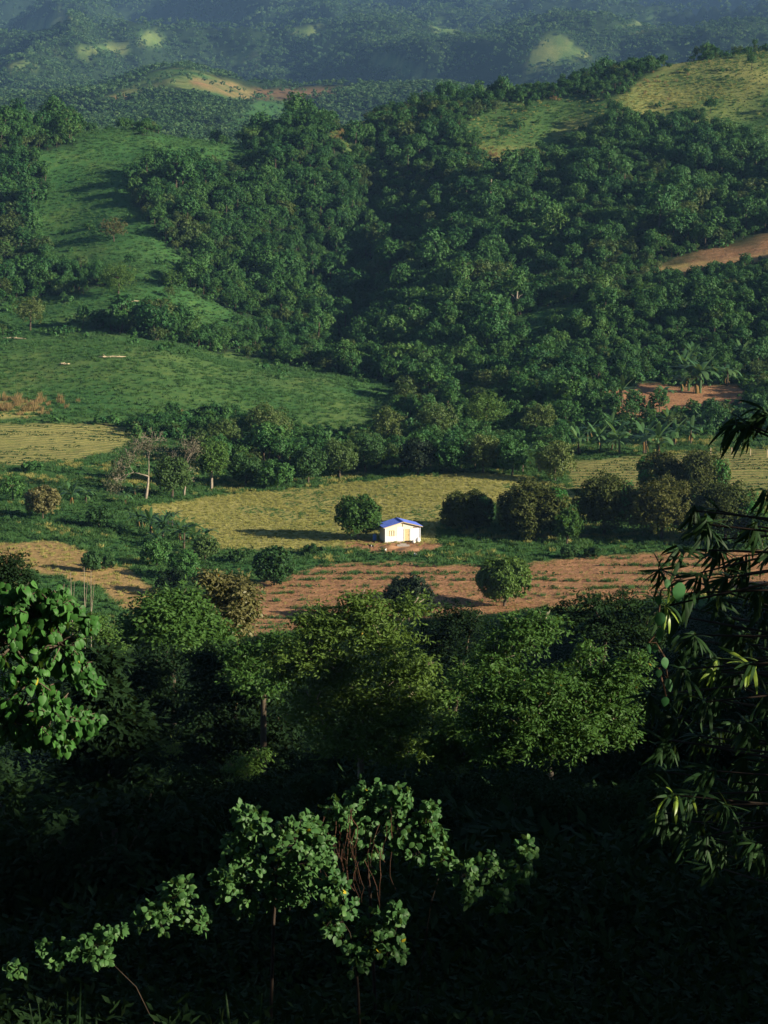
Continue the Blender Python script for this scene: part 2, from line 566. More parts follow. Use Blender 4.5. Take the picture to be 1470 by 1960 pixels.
def terrain_mat(name, rows=None, row_mix=0.0, row_cols=None):
    m, nt, out = new_mat(name)
    pos = geo_pos(nt)
    n1 = noise_n(nt, 0.05, 5, pos); n2 = noise_n(nt, 0.35, 6, pos, 0.65); n3 = noise_n(nt, 2.2, 4, pos, 0.7)
    floor = ramp(nt, n2, [(0.3, (0.012, 0.028, 0.012)), (0.7, (0.03, 0.055, 0.022))])
    gmix = math_n(nt, 'ADD', math_n(nt, 'MULTIPLY', n1, 0.5), math_n(nt, 'MULTIPLY', n2, 0.5))
    grass = ramp(nt, gmix, [(0.32, (0.028, 0.092, 0.028)), (0.5, (0.050, 0.128, 0.036)), (0.68, (0.105, 0.170, 0.044))])
    dry = ramp(nt, math_n(nt, 'ADD', math_n(nt, 'MULTIPLY', n2, .6), math_n(nt, 'MULTIPLY', n1, .4)),
               [(0.33, (0.10, 0.16, 0.045)), (0.45, (0.28, 0.27, 0.085)), (0.66, (0.42, 0.37, 0.13))])
    soil = ramp(nt, math_n(nt, 'ADD', math_n(nt, 'MULTIPLY', n2, .5), math_n(nt, 'MULTIPLY', n3, .5)),
                [(0.32, (0.16, 0.085, 0.050)), (0.48, (0.34, 0.175, 0.090)), (0.7, (0.47, 0.28, 0.15))])
    if rows is not None:
        # planting rows across the field, slightly wavy
        ang, wl = rows
        mp = nt.nodes.new('ShaderNodeMapping'); mp.inputs['Rotation'].default_value = (0, 0, ang)
        nt.links.new(pos, mp.inputs['Vector'])
        wv = nt.nodes.new('ShaderNodeTexWave'); wv.wave_type = 'BANDS'; wv.bands_direction = 'Y'
        wv.inputs['Scale'].default_value = 0.31 / wl * 1.0
        wv.inputs['Distortion'].default_value = 2.5; wv.inputs['Detail'].default_value = 3; wv.inputs['Detail Scale'].default_value = 0.6
        nt.links.new(mp.outputs[0], wv.inputs['Vector'])
        rc = ramp(nt, wv.outputs['Fac'], [(0.35, row_cols[0]), (0.65, row_cols[1])])
        brk = ramp(nt, n2, [(0.35, (0, 0, 0)), (0.6, (1, 1, 1))])
        f = math_n(nt, 'MULTIPLY', brk, row_mix)
        soil = mix_n(nt, f, soil, rc); dry = mix_n(nt, f, dry, rc)
    c = mix_n(nt, attr_n(nt, 'grass'), floor, grass)
    c = mix_n(nt, attr_n(nt, 'dry'), c, dry)
    c = mix_n(nt, attr_n(nt, 'soil'), c, soil)
    p = nt.nodes.new('ShaderNodeBsdfPrincipled')
    nt.links.new(c, p.inputs['Base Color'])
    p.inputs['Roughness'].default_value = 0.95; p.inputs['Specular IOR Level'].default_value = 0.05
    b = nt.nodes.new('ShaderNodeBump'); b.inputs['Strength'].default_value = 0.8; b.inputs['Distance'].default_value = 0.6
    nt.links.new(math_n(nt, 'ADD', n2, math_n(nt, 'MULTIPLY', n3, 0.3)), b.inputs['Height'])
    nt.links.new(b.outputs[0], p.inputs['Normal'])
    nt.links.new(p.outputs[0], out.inputs['Surface'])
    return m


M = {}
M['terrain'] = terrain_mat('terrain')
M['brown'] = terrain_mat('tilled_soil', rows=(0.02, 3.2), row_mix=0.45, row_cols=((0.42, 0.22, 0.12), (0.24, 0.14, 0.07)))
M['rows_l'] = terrain_mat('stubble_rows', rows=(0.10, 2.0), row_mix=0.9, row_cols=((0.05, 0.11, 0.035), (0.36, 0.30, 0.11)))
M['rows_r'] = terrain_mat('crop_rows', rows=(-0.06, 2.6), row_mix=0.9, row_cols=((0.06, 0.12, 0.035), (0.26, 0.20, 0.08)))
# foliage
M['forest'] = leaf_mat('forest_leaf', [(0.012, 0.055, 0.017), (0.026, 0.102, 0.025), (0.056, 0.148, 0.030), (0.135, 0.195, 0.038)], 0.18, 0.25, 0.55, region=0.02)
M['far'] = leaf_mat('far_leaf', [(0.016, 0.06, 0.024), (0.065, 0.15, 0.050), (0.19, 0.28, 0.09)], 0.12, 0.2, 0.6, region=0.006)
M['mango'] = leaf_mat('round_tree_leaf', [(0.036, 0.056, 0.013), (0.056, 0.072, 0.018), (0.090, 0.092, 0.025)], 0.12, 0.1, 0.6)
M['mango_bright'] = leaf_mat('round_tree_bright_leaf', [(0.030, 0.12, 0.02), (0.045, 0.17, 0.025)], 0.25, 0.3, 0.5)  # brighter leaf; on sun-facing lobes it paints in the sunlight
M['olive'] = leaf_mat('olive_leaf', [(0.036, 0.085, 0.020), (0.066, 0.115, 0.028), (0.11, 0.14, 0.034)], 0.2, 0.25, 0.55)
M['shade_leaf'] = leaf_mat('shade_toned_leaf', [(0.010, 0.022, 0.010), (0.016, 0.030, 0.013)], 0.05, 0.15, 0.6)  # near black: the dome tree's shade is put into the leaf colour
M['lime'] = leaf_mat('lime_leaf', [(0.12, 0.22, 0.06), (0.17, 0.27, 0.08)], 0.25)
M['greyleaf'] = leaf_mat('dry_grey_leaf', [(0.07, 0.075, 0.035), (0.12, 0.115, 0.06)], 0.15)
M['slope'] = leaf_mat('slope_tree_leaf', [(0.034, 0.09, 0.020), (0.060, 0.13, 0.028), (0.10, 0.165, 0.034)], 0.25, 0.12, 0.5, odd=(0.22, 0.17, 0.03), odd_share=0.015)
M['slope2'] = leaf_mat('slope_tree_leaf_yellowish', [(0.060, 0.115, 0.022), (0.095, 0.155, 0.030), (0.14, 0.185, 0.038)], 0.25, 0.12, 0.5, odd=(0.25, 0.17, 0.03), odd_share=0.02)
M['rust'] = leaf_mat('yellow_brown_leaf', [(0.075, 0.085, 0.024), (0.14, 0.13, 0.045), (0.22, 0.19, 0.08)], 0.2, 0.3, 0.5, odd=(0.40, 0.20, 0.02), odd_share=0.03)
M['under'] = leaf_mat('undergrowth_shade_leaf', [(0.008, 0.020, 0.008), (0.012, 0.030, 0.010), (0.018, 0.042, 0.012)], 0.08, 0.06, 0.7)  # leaf colour lowered to near black to deepen the slope's shade
M['heart'] = leaf_mat('heart_leaf', [(0.026, 0.088, 0.018), (0.044, 0.138, 0.026), (0.075, 0.195, 0.04)], 0.22, 0.18, 0.5)
M['yellowleaf'] = leaf_mat('yellowed_leaf', [(0.34, 0.28, 0.02), (0.42, 0.34, 0.03)], 0.2, 0.15, 0.5)
M['round'] = leaf_mat('round_leaf', [(0.030, 0.085, 0.026), (0.05, 0.125, 0.036), (0.10, 0.20, 0.055)], 0.22, 0.2, 0.5)
M['lance'] = leaf_mat('lance_leaf', [(0.010, 0.028, 0.011), (0.016, 0.042, 0.014), (0.026, 0.06, 0.018)], 0.12, 0.12, 0.55)  # leaf colour lowered to put shade into the dark mass of this tree
M['lance_lit'] = leaf_mat('lance_sunlit_leaf', [(0.16, 0.26, 0.03), (0.22, 0.32, 0.05)], 0.3, 0.4, 0.4)  # bright leaf colour stands for sunlight on a few whorl tips
M['vine'] = leaf_mat('vine_leaf', [(0.030, 0.11, 0.035), (0.045, 0.14, 0.045)], 0.2, 0.15, 0.55)
M['banana'] = leaf_mat('banana_leaf', [(0.035, 0.10, 0.035), (0.065, 0.15, 0.05), (0.10, 0.18, 0.06)], 0.3, 0.4, 0.4)
M['banana_dead'] = leaf_mat('banana_dead_leaf', [(0.16, 0.10, 0.04), (0.26, 0.16, 0.055)], 0.15, 0.1, 0.8)
M['grassblade'] = leaf_mat('green_blade', [(0.028, 0.094, 0.028), (0.048, 0.128, 0.036), (0.092, 0.168, 0.045)], 0.25, 0.2, 0.6, region=0.03)
M['weed'] = leaf_mat('weed_leaf', [(0.022, 0.072, 0.020), (0.040, 0.098, 0.026)], 0.2, 0.2, 0.6)
M['dryblade'] = leaf_mat('dry_blade', [(0.19, 0.22, 0.065), (0.30, 0.29, 0.09), (0.42, 0.37, 0.13)], 0.25, 0.1, 0.7, region=0.06)
M['redgrass'] = leaf_mat('russet_blade', [(0.22, 0.16, 0.07), (0.32, 0.21, 0.10)], 0.2, 0.1, 0.8)
M['stem_dark'] = plain_mat('dark_stem', (0.022, 0.016, 0.012), (0.05, 0.035, 0.024), 6, 0.9)
M['bark'] = plain_mat('bark', (0.055, 0.042, 0.03), (0.12, 0.095, 0.065), 4, 0.9, 0.3)
M['bark_pale'] = plain_mat('pale_bark', (0.20, 0.165, 0.12), (0.36, 0.30, 0.23), 3, 0.85, 0.3)
M['bark_bone'] = plain_mat('bleached_bark', (0.22, 0.19, 0.15), (0.36, 0.32, 0.26), 3, 0.85, 0.3)
M['bark_red'] = plain_mat('brown_twig', (0.07, 0.042, 0.025), (0.16, 0.095, 0.055), 5, 0.85, 0.3)
M['deadvine'] = plain_mat('dead_vine', (0.04, 0.020, 0.014), (0.09, 0.045, 0.026), 9, 0.9)
M['straw'] = plain_mat('bleached_log', (0.45, 0.36, 0.22), (0.62, 0.5, 0.33), 3, 0.9)
M['wall_white'] = plain_mat('limewashed_board', (0.62, 0.64, 0.70), (0.80, 0.80, 0.82), 2.2, 0.8, 0.1)
M['wall_cream'] = plain_mat('cream_board', (0.66, 0.63, 0.50), (0.76, 0.73, 0.61), 2.5, 0.8, 0.1)
M['wood_yellow'] = plain_mat('varnished_wood', (0.55, 0.42, 0.22), (0.66, 0.52, 0.30), 4, 0.6)
M['wood_dark'] = plain_mat('dark_wood', (0.16, 0.085, 0.04), (0.26, 0.14, 0.07), 4, 0.7)
M['roof_blue'] = plain_mat('blue_sheet', (0.09, 0.15, 0.56), (0.14, 0.21, 0.68), 1.5, 0.45, 0.0, 0.4)
M['drum'] = plain_mat('blue_drum', (0.10, 0.25, 0.70), (0.14, 0.32, 0.80), 3, 0.4)
M['cement'] = plain_mat('cement', (0.38, 0.33, 0.28), (0.5, 0.45, 0.4), 4, 0.9, 0.2)
M['sack'] = plain_mat('white_sack', (0.68, 0.68, 0.66), (0.82, 0.82, 0.80), 5, 0.8)
M['hair_dark'] = plain_mat('dark_coat', (0.02, 0.016, 0.014), (0.04, 0.03, 0.025), 8, 0.8)
M['feather'] = plain_mat('white_feather', (0.7, 0.68, 0.62), (0.82, 0.8, 0.75), 9, 0.8)
M['red'] = plain_mat('red_comb', (0.4, 0.03, 0.02), (0.5, 0.05, 0.03), 9, 0.7)
M['beak'] = plain_mat('yellow_horn', (0.5, 0.33, 0.06), (0.6, 0.4, 0.1), 9, 0.6)
M['dirt'] = plain_mat('bare_dirt', (0.30, 0.15, 0.075), (0.42, 0.24, 0.13), 2.5, 0.95, 0.4)


# ------------------------------------------------------------------ the ground
cols = np.concatenate([-np.geomspace(2500, 520, 20) + 0, np.arange(-500, -150, 20), np.arange(-150, 1621, 7), np.arange(1640, 1980, 20), np.geomspace(2000, 4000, 20)])
rows_y = np.concatenate([np.arange(200, 440, 0.9), np.geomspace(440, 1000, 190), np.geomspace(1006, 8550, 260)])
XX = (cols[None, :] - CX) / F * rows_y[:, None]
YY = np.broadcast_to(rows_y[:, None], XX.shape)
ZZ = height(XX, YY)
nr, nc = XX.shape
VERT = np.stack([XX, YY, ZZ], -1).reshape(-1, 3)
c_grass = cover(VERT[:, 0], VERT[:, 1], VERT[:, 2], GRASS, 5, 18)
c_dry = cover(VERT[:, 0], VERT[:, 1], VERT[:, 2], DRY, 5, 7)
c_soil = cover(VERT[:, 0], VERT[:, 1], VERT[:, 2], SOIL, 4, 7)
# valley floor: grass where nothing else grows
vf = (VERT[:, 1] < 392)
c_grass = np.where(vf, 1.0, c_grass)
nzv = fbm(VERT[:, 0] / 30, VERT[:, 1] / 30, 3)
pxv, pyv = project(VERT[:, 0], VERT[:, 1], VERT[:, 2])
gold_zone = np.maximum(sstep(860, 950, pxv) * sstep(600, 660, VERT[:, 1]) * (VERT[:, 1] < 1100), 0)
c_dry = np.where((VERT[:, 1] > 600) & (VERT[:, 1] < 1100), c_dry * np.clip(0.3 + 0.9 * nzv, 0.08, 0.75), c_dry)
c_dry = np.where(VERT[:, 1] > 1200, c_dry * np.clip(.25 + .5 * nzv, 0, .5), c_dry)
c_soil = np.where(VERT[:, 1] > 1200, c_soil * np.clip(.45 + .5 * nzv, 0.1, .8), c_soil)
spurm = (VERT[:, 1] > 395) & (VERT[:, 1] < 560)
c_dry = np.where(spurm, np.maximum(c_dry, 0.12 * c_grass * np.clip(nzv * 2, 0, 1)), c_dry)
c_soil = np.where((VERT[:, 1] > 560) & (VERT[:, 1] < 1200), c_soil * np.clip(.42 + .8 * fbm(VERT[:, 0] / 9, VERT[:, 1] / 14, 3), .1, .9), c_soil)
lt = cover(VERT[:, 0], VERT[:, 1], VERT[:, 2], [(LTERR, 200, 330)], 5, 8)
c_soil = np.where(lt > 0.05, c_soil * 0.6, c_soil)
idx = np.arange(nr * nc).reshape(nr, nc)
FQ = np.stack([idx[:-1, :-1], idx[:-1, 1:], idx[1:, 1:], idx[1:, :-1]], -1).reshape(-1, 4)
FCEN = VERT[FQ].mean(1)
fid = np.zeros(len(FQ), int)                       # 0 ground, then hills, mountains, fields
fid[FCEN[:, 1] > 392] = 1
fid[FCEN[:, 1] > 1003] = 2
FIELDS = [('yellow_grass_field', YELLOW, 240, 400, 'terrain'), ('tilled_brown_field', BROWN, 200, 290, 'brown'), ('stubble_row_field', LROWS, 340, 440, 'rows_l'),
          ('crop_row_field', RROWS, 280, 420, 'rows_r'), ('dirt_clearing', RSOIL, 400, 560, 'terrain'), ('red_soil_field', RRED, 560, 760, 'brown'),
          ('bare_terrace', LTERR, 200, 330, 'terrain'), ('hut_yard', YARD, 240, 320, 'terrain')]
for k, (nm, P, d0, d1, mt) in enumerate(FIELDS):
    mk = cover(FCEN[:, 0], FCEN[:, 1], FCEN[:, 2], [(P, d0, d1)], 0.5, 7)
    fid[mk > 0.5] = 3 + k


def sub_terrain(name, sel, mat):
    fq = FQ[sel]
    u, inv = np.unique(fq, return_inverse=True)
    me = mesh_np(name, VERT[u], inv.reshape(-1, 4), [mat], smooth=True)
    for an, arr in (('grass', c_grass), ('dry', c_dry), ('soil', c_soil)):
        a = me.attributes.new(an, 'FLOAT', 'POINT')
        a.data.foreach_set('value', np.ascontiguousarray(arr[u], dtype=np.float32))
    o = obj(name, me)
    return tag(o, kind='structure')


sub_terrain('valley_ground', fid == 0, M['terrain'])
sub_terrain('hillside', fid == 1, M['terrain'])
sub_terrain('mountains', fid == 2, M['terrain'])
for k, (nm, P, d0, d1, mt) in enumerate(FIELDS):
    if (fid == 3 + k).any():
        sub_terrain(nm, fid == 3 + k, M[mt])

# the slope under the camera and the spur beside it
gx = np.concatenate([np.linspace(-900, -160, 20), np.arange(-150, 151, 2.0), np.linspace(160, 900, 20)])
gy = np.concatenate([np.linspace(-400, -60, 18), np.arange(-50, 200.1, 2.0)])
GX, GY = np.meshgrid(gx, gy)
GZ = height(GX, GY)
gi = np.arange(GX.size).reshape(GX.shape)
near_me = mesh_np('near_slope', np.stack([GX, GY, GZ], -1).reshape(-1, 3),
                  np.stack([gi[:-1, :-1], gi[:-1, 1:], gi[1:, 1:], gi[1:, :-1]], -1).reshape(-1, 4), [M['terrain']], smooth=True)
for an, val in (('grass', 0.15), ('dry', 0.0), ('soil', 0.0)):
    a = near_me.attributes.new(an, 'FLOAT', 'POINT')
    a.data.foreach_set('value', np.full(GX.size, val, dtype=np.float32))
tag(obj('near_slope', near_me), kind='structure')


# ------------------------------------------------------------------ vegetation builders
def unit(v):
    return v / (np.linalg.norm(v, axis=-1, keepdims=True) + 1e-9)


def rand_dirs(n, up=0.0):
    v = unit(RNG.normal(size=(n, 3)))
    v[:, 2] += up
    return unit(v)


def crown_into(mb, lobes, n, ln, wd, mat=0, up=0.25, clump=14, spread=0.16, droop=0.25, jitter=0.7, lvfun=None, fill=0.12):
    """Leaves in clumps over the outside of several lobes (cx, cy, cz, r)."""
    lobes = np.asarray(lobes, float)
    w = lobes[:, 3] ** 2; w /= w.sum()
    nc_ = max(3, n // clump)
    li = RNG.choice(len(lobes), nc_, p=w)
    dirs = rand_dirs(nc_, up)
    rr = lobes[li, 3] * RNG.uniform(0.80, 1.08, nc_)
    inner = RNG.random(nc_) < fill
    rr[inner] *= RNG.uniform(0.2, 0.7, inner.sum())
    cc = lobes[li, :3] + dirs * rr[:, None]
    k = RNG.integers(0, nc_, n)
    r = lobes[li[k], 3]
    off = RNG.normal(size=(n, 3)) * (spread * r)[:, None]
    off -= 0.55 * dirs[k] * (off * dirs[k]).sum(1, keepdims=True)      # flatten the clump along the surface
    p = cc[k] + off
    nrm = unit(dirs[k] + jitter * RNG.normal(size=(n, 3)) * 0.6 + np.array([0, 0, 0.25]))
    t = unit(np.cross(nrm, RNG.normal(size=(n, 3))))
    t = unit(t + dirs[k] * 0.4 + np.array([0, 0, -droop]))
    lv = np.clip(0.5 * RNG.random(nc_)[k] + 0.5 * RNG.random(n), 0, 1)
    L_ = ln * RNG.uniform(0.7, 1.3, n)
    mb.leaves(p - t * L_[:, None] * 0.5, t, nrm, L_, wd * RNG.uniform(0.7, 1.3, n), mat, lv)


def trunk_into(mb, h, r, lobes, mat=0, lean=0.0, sides=6, limbs=4):
    top = np.array([lean, 0.1 * lean, h])
    mid = np.array([lean * 0.3 + RNG.normal() * 0.05 * h, RNG.normal() * 0.05 * h, h * 0.5])
    mb.tube([(0, 0, -0.4), (0, 0, 0.05 * h), mid, top], [r * 1.25, r, r * 0.75, r * 0.5], sides, mat)
    for i, lb in enumerate(lobes[:limbs]):
        s = mid * 0.4 + top * 0.6
        e = np.array(lb[:3]); m2 = (s + e) / 2 + np.array([0, 0, -0.12 * h]) * 0.5
        mb.tube([s, m2, e], [r * 0.45, r * 0.3, r * 0.12], 5, mat)


def lobes_for(h, cr, n, base=0.35, flat=0.8, seed=None):
    """Lobes of a crown of radius cr whose top is at h; base is the share of h where it starts."""
    zc = h * (base + 1) / 2; hz = h * (1 - base) / 2
    out = [(0, 0, zc, min(cr, hz) * .7)]
    ph = RNG.uniform(0, 6.28)
    for i in range(n):
        zz = 0.92 - 1.5 * (i + .5) / n
        a = ph + 2.39996 * i + RNG.normal() * .25
        q = math.sqrt(max(0.02, 1 - zz * zz))
        rr = RNG.uniform(0.24, 0.52)
        k = (1 - rr) * RNG.uniform(.8, 1.2)
        out.append((math.cos(a) * cr * q * k, math.sin(a) * cr * q * k, zc + zz * hz * k, min(cr, hz) * rr * flat))
    return out


def tree_meshes(name, h, cr, nl, ln, wd, mat, nlobes=8, base=0.35, tr=None, bark='bark', flat=0.85, mat2=None, share2=0.0, limbs=4, up=0.25, **kw):
    lobes = lobes_for(h, cr, nlobes, base, flat)
    c = MB(); crown_into(c, lobes, nl, ln, wd, 0, up=up, **kw)
    if mat2 and share2 > 0:
        crown_into(c, [lobes[i] for i in RNG.choice(len(lobes), 2, replace=False)], int(nl * share2), ln, wd, 1)
    t = MB(); trunk_into(t, h * 0.8, tr or h * 0.022, lobes, 0, RNG.normal() * 0.25, 6, limbs)
    mats = [M[mat]] + ([M[mat2]] if mat2 else [])
    return t.mesh(name + '_trunk', [M[bark]]), c.mesh(name + '_crown', mats)


def joined(name, tm, cm):
    """One mesh of trunk and crown, for the uncounted mass of trees."""
    def arrs(me):
        v = np.empty(len(me.vertices) * 3, np.float32); me.vertices.foreach_get('co', v)
        return v.reshape(-1, 3), [tuple(p.vertices) for p in me.polygons]
    v1, f1 = arrs(tm); v2, f2 = arrs(cm)
    me = bpy.data.meshes.new(name)
    me.from_pydata(np.concatenate([v1, v2]).tolist(), [], f1 + [tuple(i + len(v1) for i in f) for f in f2])
    for m_ in list(tm.materials) + list(cm.materials): me.materials.append(m_)
    mi = np.concatenate([np.zeros(len(f1), int), np.array([p.material_index for p in cm.polygons]) + 1]).astype(np.int32)
    me.polygons.foreach_set('material_index', mi)
    a = me.attributes.new('lv', 'FLOAT', 'FACE')
    lv2 = np.empty(len(f2), np.float32); cm.attributes['lv'].data.foreach_get('value', lv2)
    a.data.foreach_set('value', np.concatenate([np.full(len(f1), .5, np.float32), lv2]))
    me.update()
    return me


def scatter(name, pts, scl, protos, rotz=None, tilt=None, pick=None):
    """ONE object of uncountable plants: copies of the proto meshes on points (geometry nodes)."""
    pts = np.asarray(pts, float); n = len(pts)
    me = bpy.data.meshes.new(name)
    me.vertices.add(n); me.vertices.foreach_set('co', np.ascontiguousarray(pts, dtype=np.float32).ravel())
    scl = np.asarray(scl, float)
    if scl.ndim == 1: scl = np.stack([scl] * 3, -1)
    rot = np.zeros((n, 3)); rot[:, 2] = RNG.uniform(0, 6.283, n) if rotz is None else rotz
    if tilt: rot[:, :2] = RNG.normal(size=(n, 2)) * tilt
    a = me.attributes.new('scl', 'FLOAT_VECTOR', 'POINT'); a.data.foreach_set('vector', scl.astype(np.float32).ravel())
    a = me.attributes.new('rot', 'FLOAT_VECTOR', 'POINT'); a.data.foreach_set('vector', rot.astype(np.float32).ravel())
    a = me.attributes.new('pick', 'INT', 'POINT')
    a.data.foreach_set('value', (RNG.integers(0, len(protos), n) if pick is None else np.asarray(pick)).astype(np.int32))
    o = obj(name, me)
    ng = bpy.data.node_groups.new(name + '_nodes', 'GeometryNodeTree')
    ng.interface.new_socket('Geometry', in_out='INPUT', socket_type='NodeSocketGeometry')
    ng.interface.new_socket('Geometry', in_out='OUTPUT', socket_type='NodeSocketGeometry')
    gi_ = ng.nodes.new('NodeGroupInput'); go = ng.nodes.new('NodeGroupOutput')
    iop = ng.nodes.new('GeometryNodeInstanceOnPoints')
    jn = ng.nodes.new('GeometryNodeJoinGeometry')
    for k, pm in reversed(list(enumerate(protos))):
        po = bpy.data.objects.new(name + '_source', pm)      # never linked: only a source of geometry
        oi = ng.nodes.new('GeometryNodeObjectInfo'); oi.inputs['Object'].default_value = po
        g2i = ng.nodes.new('GeometryNodeGeometryToInstance')
        ng.links.new(oi.outputs['Geometry'], g2i.inputs[0])
        ng.links.new(g2i.outputs[0], jn.inputs[0])

    def named(nm, ty):
        nn = ng.nodes.new('GeometryNodeInputNamedAttribute'); nn.data_type = ty; nn.inputs['Name'].default_value = nm
        return nn.outputs['Attribute']
    ng.links.new(gi_.outputs[0], iop.inputs['Points'])
    ng.links.new(jn.outputs[0], iop.inputs['Instance'])
    iop.inputs['Pick Instance'].default_value = True
    ng.links.new(named('pick', 'INT'), iop.inputs['Instance Index'])
    ng.links.new(named('rot', 'FLOAT_VECTOR'), iop.inputs['Rotation'])
    ng.links.new(named('scl', 'FLOAT_VECTOR'), iop.inputs['Scale'])
    ng.links.new(iop.outputs[0], go.inputs[0])
    md = o.modifiers.new('scatter', 'NODES'); md.node_group = ng
    return tag(o, kind='stuff')


def copy_thing(name, label, cat, parts, loc, rz, scale, group):
    """A new thing whose parts share the given meshes: [(part name, mesh)]."""
    e = thing(name, label, cat, loc, rz, group, scale)
    for pn, me in parts:
        obj(pn, me, e)
    return e


# ------------------------------------------------------------------ the forest on the hills
LOOKS = [
    ('rounded dark green', dict(h=8.0, cr=4.0, nl=2200, ln=.50, wd=.34, mat='forest', nlobes=16, base=.15, flat=1.0)),
    ('broad spreading', dict(h=8.0, cr=5.2, nl=3000, ln=.52, wd=.36, mat='forest', nlobes=20, flat=0.95, base=.25)),
    ('tall narrow', dict(h=11.0, cr=3.4, nl=2200, ln=.50, wd=.34, mat='forest', nlobes=16, base=.2, flat=1.0)),
    ('low bushy', dict(h=5.2, cr=3.4, nl=1700, ln=.48, wd=.33, mat='forest', nlobes=13, base=.05, flat=1.0)),
    ('loose feathery', dict(h=9.0, cr=4.0, nl=1500, ln=.70, wd=.30, mat='forest', nlobes=11, flat=.8, droop=0.6)),
    ('olive leaved', dict(h=7.0, cr=3.7, nl=1800, ln=.48, wd=.34, mat='olive', nlobes=14, base=.1, flat=1.0)),
]
FT = [tree_meshes('forest_' + str(i), **kw) for i, (lk, kw) in enumerate(LOOKS)]
FJ = [joined('forest_mass_' + str(i), *m) for i, m in enumerate(FT)]

N = 60000
qx = RNG.uniform(-130, 1600, N)
yy = np.exp(RNG.uniform(math.log(345), math.log(1000), N))
xx = (qx - CX) / F * yy * 1.0
keep_p = (yy / 1000.0) ** 2 * 1.0                       # even density over the land
keep = RNG.random(N) < np.clip(0.15 + 1.25 * keep_p, 0, 1)
xx, yy = xx[keep], yy[keep]
zz = height(xx, yy)
px_, py_ = project(xx, yy, zz)
gm = cover(xx, yy, zz, GRASS, 6, 16)
dm = cover(xx, yy, zz, DRY, 6, 10)
sm = cover(xx, yy, zz, SOIL, 6, 10)
thin = fbm(xx / 22, yy / 22, 3)
ok = ((np.maximum(np.maximum(gm, dm), sm) < 0.35) | ((RNG.random(len(xx)) < .012) & (sm < .2) & (yy > 570))) & (thin > -0.7) & ((yy > 394) | ((px_ > 385) & (px_ < 1085) & (py_ < 902)))
ok &= ~((px_ > 1085) & (px_ < 1445) & (yy < 475) & (RNG.random(len(xx)) < .72))      # open grove round the banana clumps
xx, yy, zz, px_, py_ = (a[ok] for a in (xx, yy, zz, px_, py_))
# keep trees apart (grid thinning)
cell = {}
sel = []
for i in range(len(xx)):
    g = (int(xx[i] // 2.4), int(yy[i] // 2.4))
    if g in cell: continue
    cell[g] = 1; sel.append(i)
sel = np.array(sel)
xx, yy, zz, px_, py_ = (a[sel] for a in (xx, yy, zz, px_, py_))
sc_ = np.where(RNG.random(len(xx)) < .07, 1.6, 1.0) * (0.28 + 0.58 * RNG.random(len(xx)) ** 1.4) * np.clip(1.0 + 0.7 * fbm(xx / 45, yy / 45, 2), .55, 1.5)
sc_ *= np.where(yy < 470, 0.78, 1.0)
kind_ = RNG.choice(6, len(xx), p=[.27, .2, .13, .24, .10, .06])
oliveness = fbm(xx / 35 + 9, yy / 35, 2)
kind_ = np.where((oliveness > 0.3) & (RNG.random(len(xx)) < .5), 5, kind_)
# crowns keep under the skyline that the photograph shows at the foot of the hills
hid = terrain_hides(xx, yy, zz + 6 * sc_)
inframe = (px_ > 5) & (px_ < 1465) & (py_ > 10)
appar = np.where(inframe & ~hid, sc_ * np.array([8, 8.5, 8, 6, 7, 6.5])[kind_] / yy, 0)
order = np.argsort(-appar)
big = order[:290]
rest = np.setdiff1d(np.arange(len(xx)), big)
scatter('hill_forest', np.stack([xx, yy, zz], -1)[rest], sc_[rest][:, None] * np.stack([RNG.uniform(.75, 1.25, len(rest)), RNG.uniform(.75, 1.25, len(rest)), RNG.uniform(.75, 1.3, len(rest))], -1), FJ, pick=kind_[rest])
print('forest', len(xx))


def zone_of(px, py, y):
    if px > 1060 and y < 470: return 'among the banana clumps at the hill foot'
    if px > 1060: return 'on the wooded slope below the red soil field'
    if px < 300 and y < 470: return 'below the pale striped stubble field'
    if px < 430: return 'on the green slope above the smooth grassy spur'
    if y < 430: return 'in the thicket bordering the yellow grass field'
    if px < 720: return 'along the wooded gully beside the grassy spur'
    return 'at the foot of the wooded hill behind the hut'


for i in big:
    lk = LOOKS[kind_[i]][0]
    zn = zone_of(px_[i], py_[i], yy[i])
    t_, c_ = FT[kind_[i]]
    copy_thing('forest_tree', f'{lk} tree {zn}', 'tree', [('trunk', t_), ('crown', c_)], (xx[i], yy[i], zz[i]), RNG.uniform(0, 6.28), float(sc_[i]), f'{lk} trees {zn}')

# undergrowth between the forest trees
UB = []
for i in range(4):
    b = MB(); crown_into(b, [(0, 0, .5, .9), (.6, .3, .4, .7), (-.5, .4, .35, .75), (.1, -.6, .4, .7)], 190, .42, .28, 0, fill=.2)
    UB.append(b.mesh('bush_mass_' + str(i), [M['forest']]))
N = 16000
qx = RNG.uniform(-130, 1600, N); y2 = np.exp(RNG.uniform(math.log(390), math.log(950), N)); x2 = (qx - CX) / F * y2
z2 = height(x2, y2)
m_ = np.maximum.reduce([cover(x2, y2, z2, GRASS, 6, 14), cover(x2, y2, z2, DRY, 6, 10), cover(x2, y2, z2, SOIL, 6, 10)])
ok = m_ < 0.5
# a few stray bushes also on the grass
ok |= (RNG.random(N) < 0.035) & (cover(x2, y2, z2, SOIL, 6, 10) < .2) & (y2 < 800) & (y2 > 480)
x2, y2, z2 = x2[ok], y2[ok], z2[ok]
scatter('hill_undergrowth', np.stack([x2, y2, z2], -1), RNG.uniform(.7, 2.0, len(x2)), UB)

